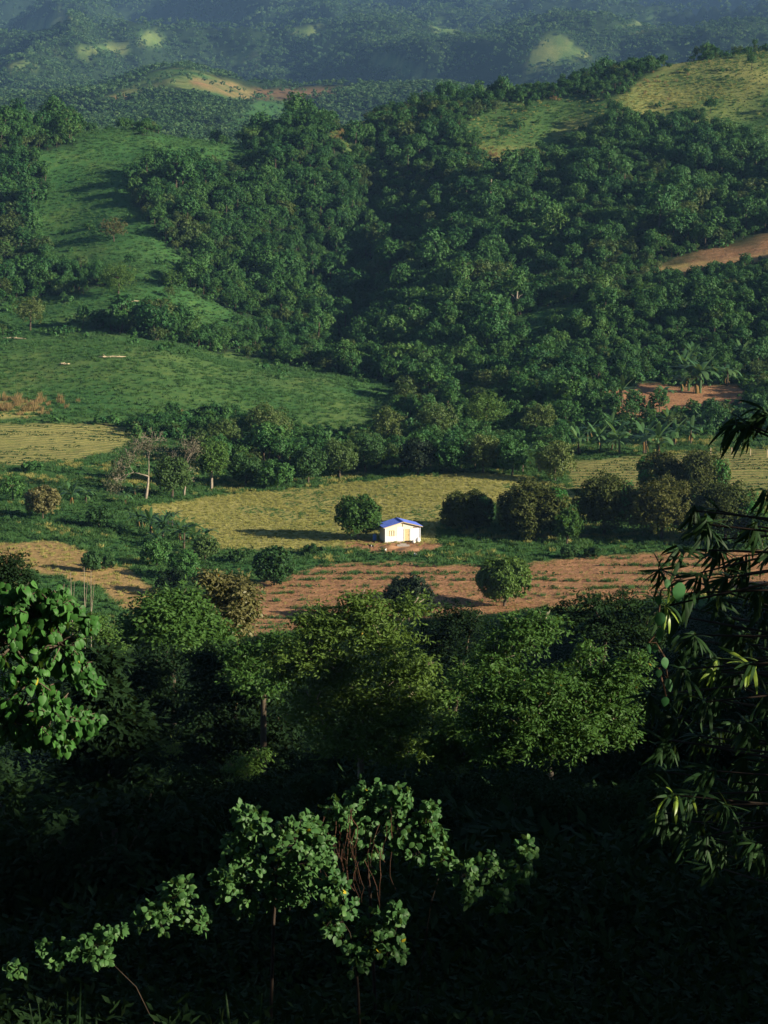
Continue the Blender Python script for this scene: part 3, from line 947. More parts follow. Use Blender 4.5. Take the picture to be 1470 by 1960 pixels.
# forest on the mountains behind
FAR = []
for i in range(4):
    b = MB(); crown_into(b, lobes_for(8, 3.6, 6, .2, .9), 170, 1.5, 1.0, 0, fill=.1)
    FAR.append(b.mesh('far_tree_mass_' + str(i), [M['far']]))
N = 150000
qx = RNG.uniform(-120, 1590, N); y3 = np.exp(RNG.uniform(math.log(985), math.log(7000), N)); x3 = (qx - CX) / F * y3
z3 = height(x3, y3)
m_ = np.maximum.reduce([cover(x3, y3, z3, GRASS, 6, 22), cover(x3, y3, z3, SOIL, 4, 8)]) * (RNG.random(N) > .06)
p3 = project(x3, y3, z3 + 9)
ok = (m_ < 0.4) & (p3[1] > -60) & (fbm(x3 / 90, y3 / 90, 3) > -0.42)
ok[ok] = ~terrain_hides(x3[ok], y3[ok], z3[ok] + 9)
x3, y3, z3 = x3[ok], y3[ok], z3[ok]
scatter('mountain_forest', np.stack([x3, y3, z3], -1), RNG.uniform(.6, 1.25, len(x3)) * (0.9 + .8 * sstep(1500, 5500, y3)), FAR)
print('far forest', len(x3))

# ------------------------------------------------------------------ grass and weeds
def tuft(nb, r, h, w, mat, lean=.5):
    b = MB()
    a = RNG.uniform(0, 6.283, nb); q = np.sqrt(RNG.random(nb)) * r
    c = np.stack([np.cos(a) * q, np.sin(a) * q, np.full(nb, -.03)], -1)
    d = unit(np.stack([RNG.normal(size=nb) * lean, RNG.normal(size=nb) * lean, np.ones(nb)], -1))
    n = unit(RNG.normal(size=(nb, 3)) * np.array([1, 1, .2]))
    b.leaves(c, d, n, h * RNG.uniform(.5, 1.2, nb), w, 0, fold=.05)
    return b.mesh('tuft_mass', [M[mat]])


def bushlet(nl, r, ln, wd, mat):
    b = MB(); crown_into(b, [(0, 0, r * .45, r), (r * .6, .1, r * .3, r * .6), (-r * .4, r * .4, r * .3, r * .6)], nl, ln, wd, 0, fill=.2)
    return b.mesh('weed_mass', [M[mat]])


G1 = [tuft(34, .55, .8, .10, 'grassblade') for _ in range(3)]
G2 = [tuft(34, .5, .75, .09, 'dryblade') for _ in range(3)]
G3 = [bushlet(60, .45, .3, .2, 'weed') for _ in range(3)]
G4 = [tuft(40, .6, 1.7, .09, 'redgrass', .25) for _ in range(2)]


def land_points(n, d0, d1, q0, q1, which, thr=.5, soft=6, rough=10, even=True):
    qx = RNG.uniform(q0, q1, n)
    if even:
        y = np.sqrt(RNG.uniform(d0 * d0, d1 * d1, n))
    else:
        y = np.exp(RNG.uniform(math.log(d0), math.log(d1), n))
    x = (qx - CX) / F * y
    z = height(x, y)
    m = cover(x, y, z, which, soft, rough)
    k = m > thr
    return x[k], y[k], z[k]


x, y, z = land_points(60000, 395, 900, -130, 1600, GRASS[:8])
dr = cover(x, y, z, [(GOLD, 640, 1000), (URIGHT, 640, 1100), (SLOPE2, 640, 950), (CROSS, 640, 950)], 6, 10) * (0.35 + fbm(x / 25, y / 25, 3))
is_dry = RNG.random(len(x)) < dr * .9
is_weed = ~is_dry & (fbm(x / 9, y / 9, 2) + .25 * RNG.normal(size=len(x)) > .30)
pk = np.where(is_dry, RNG.integers(3, 6, len(x)), np.where(is_weed, RNG.integers(6, 9, len(x)), RNG.integers(0, 3, len(x))))
scatter('hill_grass', np.stack([x, y, z], -1), RNG.uniform(.5, 1.25, len(x)), G1 + G2 + G3, pick=pk)
# tall russet grass along the far crest and on the knolls
pts = []
for (cx_, cy_, sx, sy_, n) in [(700, 225, 12, 6, 22), (655, 262, 22, 5, 26), (800, 172, 20, 4, 14), (785, 178, 10, 4, 10), (935, 298, 22, 7, 40), (1065, 190, 6, 2, 6), (45, 783, 34, 9, 70), (1330, 105, 10, 5, 18), (350, 800, 25, 6, 18), (1240, 160, 40, 10, 30)]:
    for _ in range(n):
        pts.append(ground_at(cx_ + RNG.normal() * sx, cy_ + RNG.normal() * sy_, 380))
pts = np.array(pts)
scatter('russet_grass', pts, RNG.uniform(.5, 1.15, len(pts)), G4)

# yellow field, strips of grass round the hut, weeds in the tilled field
x, y, z = land_points(30000, 238, 400, 200, 1180, [(YELLOW, 240, 400)], .4)
wd_ = (fbm(x / 6, y / 10, 3) > .36)
scatter('yellow_field_grass', np.stack([x, y, z], -1), RNG.uniform(.25, .5, len(x)) * np.where(wd_, .8, 1), G2 + G1 , pick=np.where(wd_ & (RNG.random(len(x)) < .8), RNG.integers(3, 6, len(x)), RNG.integers(0, 3, len(x))))
N = 42000
qx = RNG.uniform(-130, 1600, N); y = np.sqrt(RNG.uniform(203 ** 2, 396 ** 2, N)); x = (qx - CX) / F * y; z = height(x, y)
m_ = np.maximum.reduce([cover(x, y, z, [(YELLOW, 240, 400), (BROWN, 195, 290), (YARD, 240, 320), (RROWS, 280, 420), (LROWS, 340, 440)], 4, 8), cover(x, y, z, [(LTERR, 200, 330)], 4, 8)])
ok = m_ < .5
x, y, z = x[ok], y[ok], z[ok]
wd_ = fbm(x / 8, y / 8, 3) + .2 * RNG.normal(size=len(x))
pk = np.where(wd_ > .1, RNG.integers(6, 9, len(x)), np.where(wd_ < -.4, RNG.integers(3, 6, len(x)), RNG.integers(0, 3, len(x))))
scatter('valley_grass', np.stack([x, y, z], -1), RNG.uniform(.4, 1.1, len(x)), G1 + G2 + G3, pick=pk)
# green rows left standing in the tilled field
pts = []
for yr in 214 + np.cumsum(RNG.uniform(2.2, 6.5, 17)):
    n = 900
    qx = RNG.uniform(430, 1650, n); y = yr + .6 * RNG.normal(size=n) + 1.6 * fbm(qx / 260, np.full(n, yr * .1), 2); x = (qx - CX) / F * y
    k = (cover(x, y, height(x, y), [(BROWN, 195, 290)], 3, 6) > .6) & (fbm(x / 9, y * 3.1, 2) > RNG.uniform(.04, .42))
    pts.append(np.stack([x[k], y[k], height(x[k], y[k])], -1))
pts = np.concatenate(pts)
scatter('tilled_field_weeds', pts, RNG.uniform(.3, .85, len(pts)), G3 + G1)
x, y, z = land_points(16000, 195, 300, 300, 1650, [(BROWN, 195, 290)], .5)
scatter('tilled_field_stubble', np.stack([x, y, z], -1), RNG.uniform(.18, .4, len(x)), [tuft(18, .7, .7, .09, 'redgrass', .7), tuft(18, .7, .6, .09, 'dryblade', .7)], pick=(RNG.random(len(x)) < .25).astype(int))
# crop rows
pts = []
for P, d0, d1, step in ((RROWS, 290, 420, 3.4), (LROWS, 345, 440, 3.6), (LCROP, 250, 340, 1.1)):
    for yr in np.arange(d0, d1, step):
        n = 420 if P is LCROP else 170
        q0, q1 = min(p[0] for p in P), max(p[0] for p in P)
        qx = RNG.uniform(q0, q1, n); x = (qx - CX) / F * yr; y = yr + .06 * x + (.2 if P is LCROP else .45) * RNG.normal(size=n) + .5 * fbm(x / 15, np.full(n, yr), 2)
        k = (cover(x, y, height(x, y), [(P, d0, d1)], 3, 6) > .6) & (fbm(x / 12, y / 5, 2) > (-.25 if P is LCROP else .0))
        pts.append(np.stack([x[k], y[k], height(x[k], y[k])], -1))
pts = np.concatenate(pts)
scatter('crop_rows', pts, RNG.uniform(.35, .75, len(pts)), G3)
x, y, z = land_points(2200, 200, 330, -100, 330, [(LTERR, 200, 330)], .5)
scatter('terrace_dry_grass', np.stack([x, y, z], -1), RNG.uniform(.3, .7, len(x)), G2)


# ------------------------------------------------------------------ the hut in the valley
hp = ground_at(771, 1037)
hut = thing('hut', 'small cream and white hut with a blue sheet roof in the yellow field', 'hut', (hp[0], hp[1], hp[2] + 0.02), math.radians(15))
HW, HH, HA, HDp = 3.0, 2.5, 3.32, 3.5
b = MB(); b.box((-HW - .12, -.12, -.3), (HW + .12, HDp + .1, .12)); b.build('foundation', M['cement'], hut)


def hbox(name, lo, hi, mat, parent=hut, label=None):
    q = MB(); q.box(lo, hi)
    o = q.build(name, M[mat], parent)
    if label: o['label'] = label
    return o


# front wall: boarded panels between posts
zb = .125
hbox('wall_panel', (-2.86, .02, zb), (-1.02, .10, 1.02), 'wall_white', label='whitewashed lower wall panel')
hbox('wall_panel', (-2.86, .02, 1.024), (-2.22, .10, HH), 'wall_cream', label='cream wall panel')
hbox('wall_panel', (-1.44, .02, 1.024), (-1.02, .10, HH), 'wall_cream', label='cream wall panel')
hbox('wall_panel', (-2.216, .02, 1.92), (-1.444, .10, HH), 'wall_cream', label='cream wall panel')
hbox('wall_panel', (-1.0, .015, zb), (.14, .095, HH), 'wall_white', label='whitewashed wall panel')
hbox('wall_panel', (1.30, .015, zb), (2.84, .095, 2.2), 'wall_white', label='whitewashed wall panel')
hbox('wall_panel', (.16, .02, 2.12), (1.28, .10, HH), 'wall_cream', label='cream wall panel')
hbox('wall_panel', (1.284, .02, 2.204), (2.84, .10, HH), 'wall_cream', label='cream wall panel')
w_ = hbox('window', (-2.21, .05, 1.03), (-1.45, .075, 1.915), 'wall_cream')
for lo, hi in (((-2.26, -.02, 1.86), (-1.40, .045, 1.94)), ((-2.26, -.02, 1.0), (-1.40, .045, 1.075)), ((-2.26, -.018, 1.08), (-2.18, .043, 1.856)), ((-1.48, -.018, 1.08), (-1.40, .043, 1.856)), ((-1.87, -.014, 1.08), (-1.80, .04, 1.856))):
    hbox('window_frame', lo, hi, 'wood_yellow', w_)
d_ = hbox('door', (.34, .03, zb), (1.12, .085, 2.05), 'wood_yellow')
for lo, hi in (((.17, -.03, zb), (.33, .09, 2.1)), ((1.13, -.03, zb), (1.28, .09, 2.1)), ((.335, -.028, 2.055), (1.125, .088, 2.115))):
    hbox('door_frame', lo, hi, 'wall_cream', d_)
hbox('door_handle', (1.02, -.01, 1.0), (1.07, .028, 1.12), 'wood_dark', d_)
for x0 in (-3.0, 2.85):
    hbox('corner_post', (x0, -.04, zb), (x0 + .14, .12, HH), 'wall_white')
hbox('lintel_board', (1.75, -.03, 2.22), (2.80, .018, 2.34), 'wood_dark', label='brown board above the white panel')
hbox('middle_post', (-.05, -.045, HH + .004), (.07, .02, HA - .08), 'wood_yellow')
# gable boards, side and back walls
for nm, xa, xb in (('gable_panel', -HW + .02, -.055), ('gable_panel', .075, HW - .02)):
    ht = lambda xv: HH + (HA - HH) * (1 - abs(xv) / HW)
    q = MB()
    V = []
    for yv in (.025, .09):
        V += [(xa, yv, HH + .004), (xb, yv, HH + .004), (xb, yv, ht(xb) - .03), (xa, yv, max(ht(xa) - .03, HH + .006))]
    q.add(V, [(0, 1, 2, 3), (7, 6, 5, 4), (0, 4, 5, 1), (1, 5, 6, 2), (2, 6, 7, 3), (3, 7, 4, 0)])
    q.build(nm, M['wall_cream'], hut)
hbox('side_wall', (-3.0, .13, zb), (-2.92, HDp, HH), 'wall_cream')
hbox('side_wall', (2.91, .13, zb), (2.99, HDp, HH), 'wall_white')
hbox('back_wall', (-2.9, HDp - .09, zb), (2.9, HDp - .01, HH), 'wall_cream')
# blue roof: corrugated sheets on two slopes
roof = MB()
roof.box((-.09, -.32, HA + .075), (.09, HDp + .32, HA + .115))
roof_o = roof.build('roof', M['roof_blue'], hut)
for s in (-1, 1):
    for k in range(4):
        y0 = -.35 + k * 1.05; y1 = y0 + 1.09
        q = MB(); V = []; n = 15
        for i in range(n):
            yv = y0 + (y1 - y0) * i / (n - 1)
            wv = .018 * (1 if i % 2 else -1) + .004 * k
            for r_ in (.05, HW + .32):
                zr = HA + .06 - (HA - HH) / HW * r_
                V.append((s * r_, yv, zr + wv)); V.append((s * r_, yv, zr + wv - .012))
        Fs = []
        for i in range(n - 1):
            a = i * 4; c = a + 4
            Fs += [(a, a + 2, c + 2, c), (a + 1, c + 1, c + 3, a + 3)]
        Fs += [(0, 1, 3, 2), ((n - 1) * 4, (n - 1) * 4 + 2, (n - 1) * 4 + 3, (n - 1) * 4 + 1)]
        q.add(V, Fs); q.build('roof_sheet', M['roof_blue'], roof_o)
for s in (-1, 1):      # barge boards under the front edge
    q = MB()
    V = []
    for yv in (-.33, -.29):
        for r_, dz in ((.03, 0), (HW + .3, 0), (HW + .3, -.12), (.03, -.12)):
            V.append((s * r_, yv, HA + .03 - (HA - HH) / HW * r_ + dz))
    q.add(V, [(0, 1, 2, 3), (7, 6, 5, 4), (0, 4, 5, 1), (1, 5, 6, 2), (2, 6, 7, 3), (3, 7, 4, 0)])
    q.build('barge_board', M['wood_yellow'], hut)


def lathe(mb, prof, sides=14, mat=0, org=(0, 0, 0)):
    V = []; Fc = []
    for r, z in prof:
        for k in range(sides):
            t = 2 * math.pi * k / sides
            V.append((org[0] + r * math.cos(t), org[1] + r * math.sin(t), org[2] + z))
    for i in range(len(prof) - 1):
        for k in range(sides):
            k2 = (k + 1) % sides
            Fc.append((i * sides + k, i * sides + k2, (i + 1) * sides + k2, (i + 1) * sides + k))
    mb.add(V, Fc, mat)


g = ground_at(717, 1034)
dr_ = thing('water_drum', 'light blue plastic drum standing between the tree and the hut', 'drum', g)
q = MB(); lathe(q, [(.001, 0), (.28, 0), (.30, .05), (.30, .28), (.318, .30), (.318, .34), (.30, .36), (.30, .6), (.318, .62), (.318, .66), (.30, .68), (.30, .9), (.27, .95), (.001, .95)]); q.build('body', M['drum'], dr_, True)
q = MB(); lathe(q, [(.001, 1.02), (.24, 1.02), (.25, .94), (.001, .945)]); q.build('lid', M['drum'], dr_)
# white sacks at the corner of the hut, cement slab, heap of dirt
for k, (px, py, s) in enumerate(((800, 1038, 1.0), (792, 1040, .7))):
    g = ground_at(px, py)
    q = MB()
    prof = [(.001, 0), (.34, .02), (.42, .2), (.40, .45), (.30, .66), (.12, .74), (.14, .82), (.001, .8)]
    lathe(q, [(r * s, z * s) for r, z in prof], 10)
    for vv in q.v: vv += RNG.normal(size=vv.shape) * .02
    tag(q.build('sack', M['sack'], loc=g, smooth=True), ('full white sack by the right corner post of the hut', 'smaller white sack leaning by the hut corner')[k], 'sack')
g = ground_at(772, 1045)
q = MB(); q.box((-1.0, -.55, -.1), (1.0, .55, .14)); q.box((-.5, .56, -.1), (.5, .9, .27))
tag(q.build('door_slab', M['cement'], loc=g), 'flat grey cement slab with a step before the hut door', 'slab')
for k, (px, py, r, h) in enumerate(((745, 1048, 1.5, .5), (785, 1052, 1.9, .45))):
    g = ground_at(px, py)
    q = MB(); V = []; Fc = []
    for i in range(7):
        rr = r * (1 - i / 6.0)
        for j in range(16):
            t = j / 16 * 2 * math.pi
            V.append((rr * math.cos(t) * 1.3 * (1 + .12 * math.sin(3 * t + k)), rr * math.sin(t), h * (1 - (rr / r) ** 1.6) - .12 + RNG.normal() * .03))
    for i in range(6):
        for j in range(16):
            Fc.append((i * 16 + j, i * 16 + (j + 1) % 16, (i + 1) * 16 + (j + 1) % 16, (i + 1) * 16 + j))
    q.add(V, Fc)
    tag(q.build('dirt_mound', M['dirt'], loc=g, smooth=True), ('low mound of bare dirt before the hut window', 'wide mound of bare dirt below the cement slab')[k], 'mound')


def skin_body(name, pts, edges, radii, mat, parent, root=0):
    me = bpy.data.meshes.new(name)
    me.from_pydata(pts, edges, [])
    me.materials.append(M[mat])
    o = obj(name, me, parent)
    md = o.modifiers.new('skin', 'SKIN')
    for i, r in enumerate(radii):
        me.skin_vertices[0].data[i].radius = (r, r) if np.isscalar(r) else r
    me.skin_vertices[0].data[root].use_root = True
    o.modifiers.new('sub', 'SUBSURF').levels = 1
    o.modifiers['sub'].render_levels = 1
    return o


def goat(px, py, rz, label):
    g = ground_at(px, py)
    t = thing('goat', label, 'goat', g, rz)
    P_ = [(0, 0, .52), (.28, 0, .55), (-.28, 0, .55), (.46, 0, .70), (.60, 0, .76), (.74, 0, .70), (-.42, 0, .60)]
    E_ = [(0, 1), (0, 2), (1, 3), (3, 4), (4, 5), (2, 6)]
    R_ = [.16, .14, .15, .085, .075, .045, .03]
    for sx in (.26, -.28):
        for sy in (.08, -.08):
            k = len(P_)
            P_ += [(sx, sy, .40), (sx + (.02 if sx > 0 else -.03), sy, .22), (sx, sy, .02)]
            E_ += [((1 if sx > 0 else 2), k), (k, k + 1), (k + 1, k + 2)]
            R_ += [.06, .035, .03]
    body = skin_body('body', P_, E_, R_, 'hair_dark', t)
    for sy in (-1, 1):
        q = MB(); q.leaves(np.array([[.57, sy * .05, .80]]), np.array([[-.1, sy * 1.0, -.25]]), np.array([[0, 0, 1.0]]), .13, .06); q.build('ear', M['hair_dark'], t)
        q = MB(); q.tube([(.58, sy * .03, .82), (.54, sy * .045, .92), (.47, sy * .055, .97)], [.018, .013, .004], 5); q.build('horn', M['bark'], t)
    q = MB(); lathe(q, [(.165, -.07), (.178, -.05), (.178, .05), (.165, .07)], 12)
    for i in range(len(q.v)):
        v = q.v[i]; q.v[i] = np.stack([v[:, 2] - .02, v[:, 0], v[:, 1] * 1.0 + .52], -1)
    q.build('white_band', M['feather'], t, True)
    return t


def hen(px, py, rz, label):
    g = ground_at(px, py)
    t = thing('hen', label, 'hen', g, rz, scale=1.25)
    P_ = [(0, 0, .24), (.10, 0, .27), (-.12, 0, .27), (.17, 0, .36), (.20, 0, .43), (-.22, 0, .36), (.01, .05, .13), (.01, .05, .02), (.01, -.05, .13), (.01, -.05, .02)]
    E_ = [(0, 1), (0, 2), (1, 3), (3, 4), (2, 5), (0, 6), (6, 7), (0, 8), (8, 9)]
    skin_body('body', P_, E_, [.115, .10, .09, .055, .05, .03, .02, .014, .02, .014], 'feather', t)
    q = MB(); q.leaves(np.array([[.245, 0, .43]]), np.array([[1.0, 0, -.2]]), np.array([[0, 0, 1.0]]), .05, .03); q.build('beak', M['beak'], t)
    q = MB(); q.leaves(np.array([[.15, 0, .475]]), np.array([[1.0, 0, .2]]), np.array([[0, 1.0, 0]]), .09, .05); q.build('comb', M['red'], t)


goat(711, 1051, 2.9, 'dark goat with a white band standing below the blue drum')
hen(738, 1056, 1.2, 'white hen on the bare yard below the dirt mound')
hen(795, 1065, 2.4, 'white hen in the green grass strip below the yard')

# ------------------------------------------------------------------ trees of the valley, one by one
def dome_lobes(R, z0, z1, n=12, skirt=False):
    zc, hz = (z0 + z1) / 2, (z1 - z0) / 2
    out = [(0, 0, zc, min(R, hz) * .72)]
    ph = RNG.uniform(0, 6.28)
    for i in range(n):
        zz = .95 - 1.75 * (i + .5) / n; a = ph + 2.39996 * i + RNG.normal() * .2; q = math.sqrt(max(0, 1 - zz * zz)) if zz > 0 or not skirt else 1.0
        d = np.array([math.cos(a) * q, math.sin(a) * q, zz])
        r = RNG.uniform(.34, .50)
        out.append((d[0] * R * (1 - r), d[1] * R * (1 - r), zc + d[2] * hz * (1 - r), min(R, hz) * r))
    return out


def single_tree(name, label, px, base, top, width, mat, mat2=None, share2=0.0, nl=6000, ln=.52, wd=.28, low=.12, bark='bark', n=14, group=None, dist=None, side2=None):
    g = ground_at(px, base) if dist is None else None
    if dist is not None:
        p = at(px, base, dist); g = np.array([p[0], dist, float(height(p[0], dist))])
    D = g[1]
    H = (at(px, top, D)[2] - g[2]); R = width / F * D / 2
    t = thing(name, label, 'tree', g, 0, group)
    lobes = dome_lobes(R, H * low, H, n + (6 if low == 0 else 0), low == 0)
    c = MB(); crown_into(c, lobes, nl, ln, wd, 0, up=.15, spread=.17, jitter=.9)
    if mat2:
        sd = np.array(side2 if side2 is not None else (1, -.3, .25))  # by default the second leaf colour goes on the side towards the sun
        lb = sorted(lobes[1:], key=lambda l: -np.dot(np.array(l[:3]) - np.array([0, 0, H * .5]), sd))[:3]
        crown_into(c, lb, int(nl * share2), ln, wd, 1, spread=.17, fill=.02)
    tr = MB(); trunk_into(tr, H * .7, max(.08, H * .028), lobes, 0, RNG.normal() * .2, 7, 6)
    tr.build('trunk', M[bark], t)
    c.build('crown', [M[mat]] + ([M[mat2]] if mat2 else []), t)
    return t


ST = single_tree
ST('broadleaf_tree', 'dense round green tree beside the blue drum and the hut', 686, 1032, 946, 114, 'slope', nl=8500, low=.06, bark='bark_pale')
ST('broadleaf_tree', 'round dark tree across the shaded gap from the hut wall', 894, 1014, 936, 126, 'mango', 'mango_bright', .05, nl=12000, low=.0)
ST('broadleaf_tree', 'largest brownish olive dome tree with a bright green sunlit flank', 1022, 1029, 916, 170, 'mango', 'mango_bright', .10, nl=19000, low=.0)
ST('broadleaf_tree', 'round olive tree with a short trunk above a green shrub strip', 1157, 1024, 902, 134, 'mango', 'mango_bright', .06, nl=11500, low=.06)
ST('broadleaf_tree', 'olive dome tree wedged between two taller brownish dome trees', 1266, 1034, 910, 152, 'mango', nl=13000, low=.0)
ST('broadleaf_tree', 'brownish dome tree with a fresh green lower flank', 1388, 1040, 916, 146, 'mango', 'mango_bright', .10, nl=13000, low=.0)
ST('broadleaf_tree', 'olive dome tree with a fresh green flank at the crop row field', 1264, 955, 862, 104, 'mango', 'mango_bright', .12, nl=9500, low=.0, side2=(-1, -.3, .1))
ST('broadleaf_tree', 'bright green flanked dome tree at the far side of the crop rows', 1343, 962, 857, 108, 'mango', 'mango_bright', .16, nl=9500, low=.0)
ST('broadleaf_tree', 'small dark tree behind the dome trees beside the tilled field', 1458, 1052, 975, 74, 'slope', nl=4500)
ST('broadleaf_tree', 'small dark green tree between the two largest dome trees', 1085, 1040, 965, 62, 'slope', nl=3500, low=.05)
ST('broadleaf_tree', 'leafy round tree standing alone at the edge of the tilled field', 965, 1160, 1062, 122, 'slope', nl=9000, low=.05)
ST('shrub', 'big round shrub at the pointed end of the tilled field', 525, 1120, 1043, 92, 'weed', nl=6000, low=.02)
ST('broadleaf_tree', 'dome tree toned almost black for shade in front of the tilled field', 782, 1192, 1100, 110, 'shade_leaf', nl=7000, low=.05)
ST('conical_tree', 'olive cone shaped tree beside the bare pale tree', 330, 952, 868, 74, 'olive', nl=5000, low=.05)
ST('shrub', 'brownish round shrub beside the banana plants with dead leaves', 82, 992, 930, 88, 'rust', nl=5000, low=.05)
ST('broadleaf_tree', 'olive tree with a dark shadow at the foot of the grassy spur', 514, 862, 768, 96, 'olive', nl=6000, low=.04)
ST('broadleaf_tree', 'yellowish round tree at the dark shadow beside the mound', 58, 632, 565, 72, 'olive', nl=3500)
ST('broadleaf_tree', 'mustard yellow round tree alone on the upper green slope', 218, 462, 414, 70, 'rust', nl=3200, ln=.5, wd=.3)
ST('broadleaf_tree', 'spreading dark tree on the crest of the green mound', 226, 572, 500, 92, 'slope', nl=4500, ln=.5, wd=.3)
ST('shrub', 'pale lime green shrub beside the dark tree of the mound', 118, 564, 540, 60, 'lime', nl=2200, low=.02)
ST('shrub', 'small dark shrub on the crest of the green mound', 329, 552, 515, 50, 'slope', nl=2200, low=.02)
ST('broadleaf_tree', 'tall green tree right behind the olive cone shaped tree', 405, 935, 832, 72, 'slope', nl=5000, bark='bark_pale')
ST('broadleaf_tree', 'olive bushy tree between the bare tree and the grassy spur', 428, 880, 798, 70, 'olive', nl=4500)
# belt along the far edge of the yellow field
BELT = [(470, 930, 862, 78, 'weed', 'green bushy tree by the red bank of the yellow field'), (530, 936, 880, 84, 'forest', 'low dark bushy tree over the red bank of the field'),
        (590, 925, 850, 86, 'weed', 'fresh green rounded tree at the yellow field border'), (650, 915, 835, 78, 'olive', 'olive tree at the border beside the earth bank'),
        (700, 905, 822, 80, 'weed', 'tall bright green tree above the earth bank'), (745, 850, 775, 70, 'olive', 'olive tree at the tip of the grassy spur'),
        (800, 908, 838, 84, 'shade_leaf', 'blackish tree at the crest of the yellow field'), (865, 905, 832, 84, 'forest', 'dark rounded tree over the yellow field crest'),
        (925, 905, 826, 80, 'olive', 'olive crowned tree at the crest of the yellow field'), (980, 910, 835, 70, 'forest', 'dark shaggy tree beside the two small palms'),
        (1062, 922, 838, 82, 'olive', 'yellowish tree at the corner of the crop rows'), (835, 850, 765, 92, 'olive', 'broad olive tree above the dark thicket'),
        (930, 838, 745, 100, 'slope', 'broad green tree in the middle of the thicket'), (1030, 840, 770, 84, 'olive', 'yellowish tree beside the red dirt clearing')]
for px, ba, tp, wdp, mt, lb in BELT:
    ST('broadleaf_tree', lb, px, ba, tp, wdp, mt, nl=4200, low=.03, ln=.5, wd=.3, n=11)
# scrub round the terraces below the left fields
SCR = [(176, 1096, 1052, 44, 'weed', 'small round green shrub on thin stems at the bare terrace'), (205, 1090, 1062, 40, 'weed', 'low green shrub touching the stemmed shrub of the terrace'),
       (300, 1085, 1030, 70, 'forest', 'dark shrub under the banana clump of the terrace edge'), (352, 1110, 1050, 86, 'forest', 'wide dark shrub below the banana clump'),
       (392, 1075, 1020, 60, 'olive', 'olive shrub beside the banana clump and yellow field tip'), (330, 1140, 1085, 80, 'under', 'deep green shrub in the shaded hollow'),
       (455, 1075, 1050, 50, 'weed', 'low green shrub at the yellow field corner'), (25, 960, 905, 60, 'forest', 'dark shrub by the banana plants of the dark crop'),
       (190, 1010, 965, 70, 'weed', 'spreading weedy shrub at the end of the dark crop'), (240, 920, 870, 66, 'forest', 'dark shrub in the shade of the bare pale tree'),
       (600, 1062, 1040, 60, 'weed', 'flat green shrub in the strip below the field shadow'), (1090, 1068, 1040, 46, 'weed', 'leafy low shrub beside the largest dome tree'),
       (1135, 1066, 1046, 52, 'weed', 'leafy low shrub under the short trunked olive tree'), (60, 905, 880, 70, 'forest', 'dark low shrub along the stubble field')]
for px, ba, tp, wdp, mt, lb in SCR:
    ST('shrub', lb, px, ba, tp, wdp, mt, nl=2600, low=.02, ln=.38, wd=.24, n=9)

# bare tree with pale branches and a thin grey crown
def grow(mb, p, d, ln, r, depth, tips, bend=.28):
    pts = [p]; rad = [r]
    q = np.array(p, float); dd = np.array(d, float)
    for k in range(3):
        dd = unit(dd + RNG.normal(size=3) * bend * .5 + np.array([0, 0, .05]))
        q = q + dd * ln / 3
        pts.append(q.copy()); rad.append(r * (1 - .18 * (k + 1)))
    mb.tube(pts, rad, 5 if depth < 3 else 4)
    if depth == 0:
        tips.append(q); return
    for k in range(RNG.integers(2, 4)):
        nd = unit(dd + RNG.normal(size=3) * .62)
        grow(mb, pts[-1 if k < 2 else 2], nd, ln * RNG.uniform(.6, .8), max(rad[-1] * .82, .035), depth - 1, tips, bend)


g = ground_at(278, 955)
bt = thing('bare_tree', 'gaunt tree with bare pale forking branches beside the stubble field', 'tree', g)
q = MB(); tips = []
Hb = at(278, 808, g[1])[2] - g[2]
grow(q, (0, 0, -.3), (.05, 0, 1), Hb * .32, .34, 6, tips, .13)
q.build('trunk', M['bark_pale'], bt, True)
c = MB(); tips = np.array(tips); low_t = tips[tips[:, 2] < Hb * .85]
n = 2800; k = RNG.integers(0, len(low_t), n)
pp = low_t[k] + RNG.normal(size=(n, 3)) * .7 + np.array([-.6, 0, -1.2])
c.leaves(pp, rand_dirs(n, -.2), rand_dirs(n, .5), .32, .15); c.build('crown', M['greyleaf'], bt)
g = ground_at(352, 950)
bt = thing('bare_tree', 'smaller grey twiggy tree behind the olive cone shaped tree', 'tree', g)
q = MB(); tips = []; Hb = at(352, 822, g[1])[2] - g[2]
grow(q, (0, 0, -.3), (.1, 0, 1), Hb * .32, .22, 5, tips, .25)
q.build('trunk', M['bark_pale'], bt, True)
c = MB(); tips = np.array(tips); n = 900; k = RNG.integers(0, len(tips), n)
c.leaves(tips[k] + RNG.normal(size=(n, 3)) * .8, rand_dirs(n, -.2), rand_dirs(n, .5), .3, .15); c.build('crown', M['greyleaf'], bt)
# a pale dead trunk standing out of the wooded hill, and two more
for px, py, tp, lb in ((938, 408, 358, 'bleached dead trunk sticking out of the wooded hill'), (988, 600, 575, 'pale slender trunk at the upper edge of the clearing'), (782, 632, 605, 'pale slender trunk in the thicket above the spur tip')):
    g = ground_at(px, py, 420)
    Hb = (at(px, tp, g[1])[2] - g[2]) + 3
    t = thing('dead_tree', lb, 'tree', g)
    q = MB(); q.tube([(0, 0, -.3), (.1, 0, Hb * .5), (.35, 0, Hb)], [.42, .34, .2], 6); q.build('trunk', M['bark_pale'], t)
    for s in (-1, 1):
        q = MB(); q.tube([(.1, 0, Hb * .55), (.1 + s * 1.1, .3, Hb * .8), (.2 + s * 1.9, .3, Hb * .86)], [.16, .11, .05], 5); q.build('branch', M['bark_pale'], t)
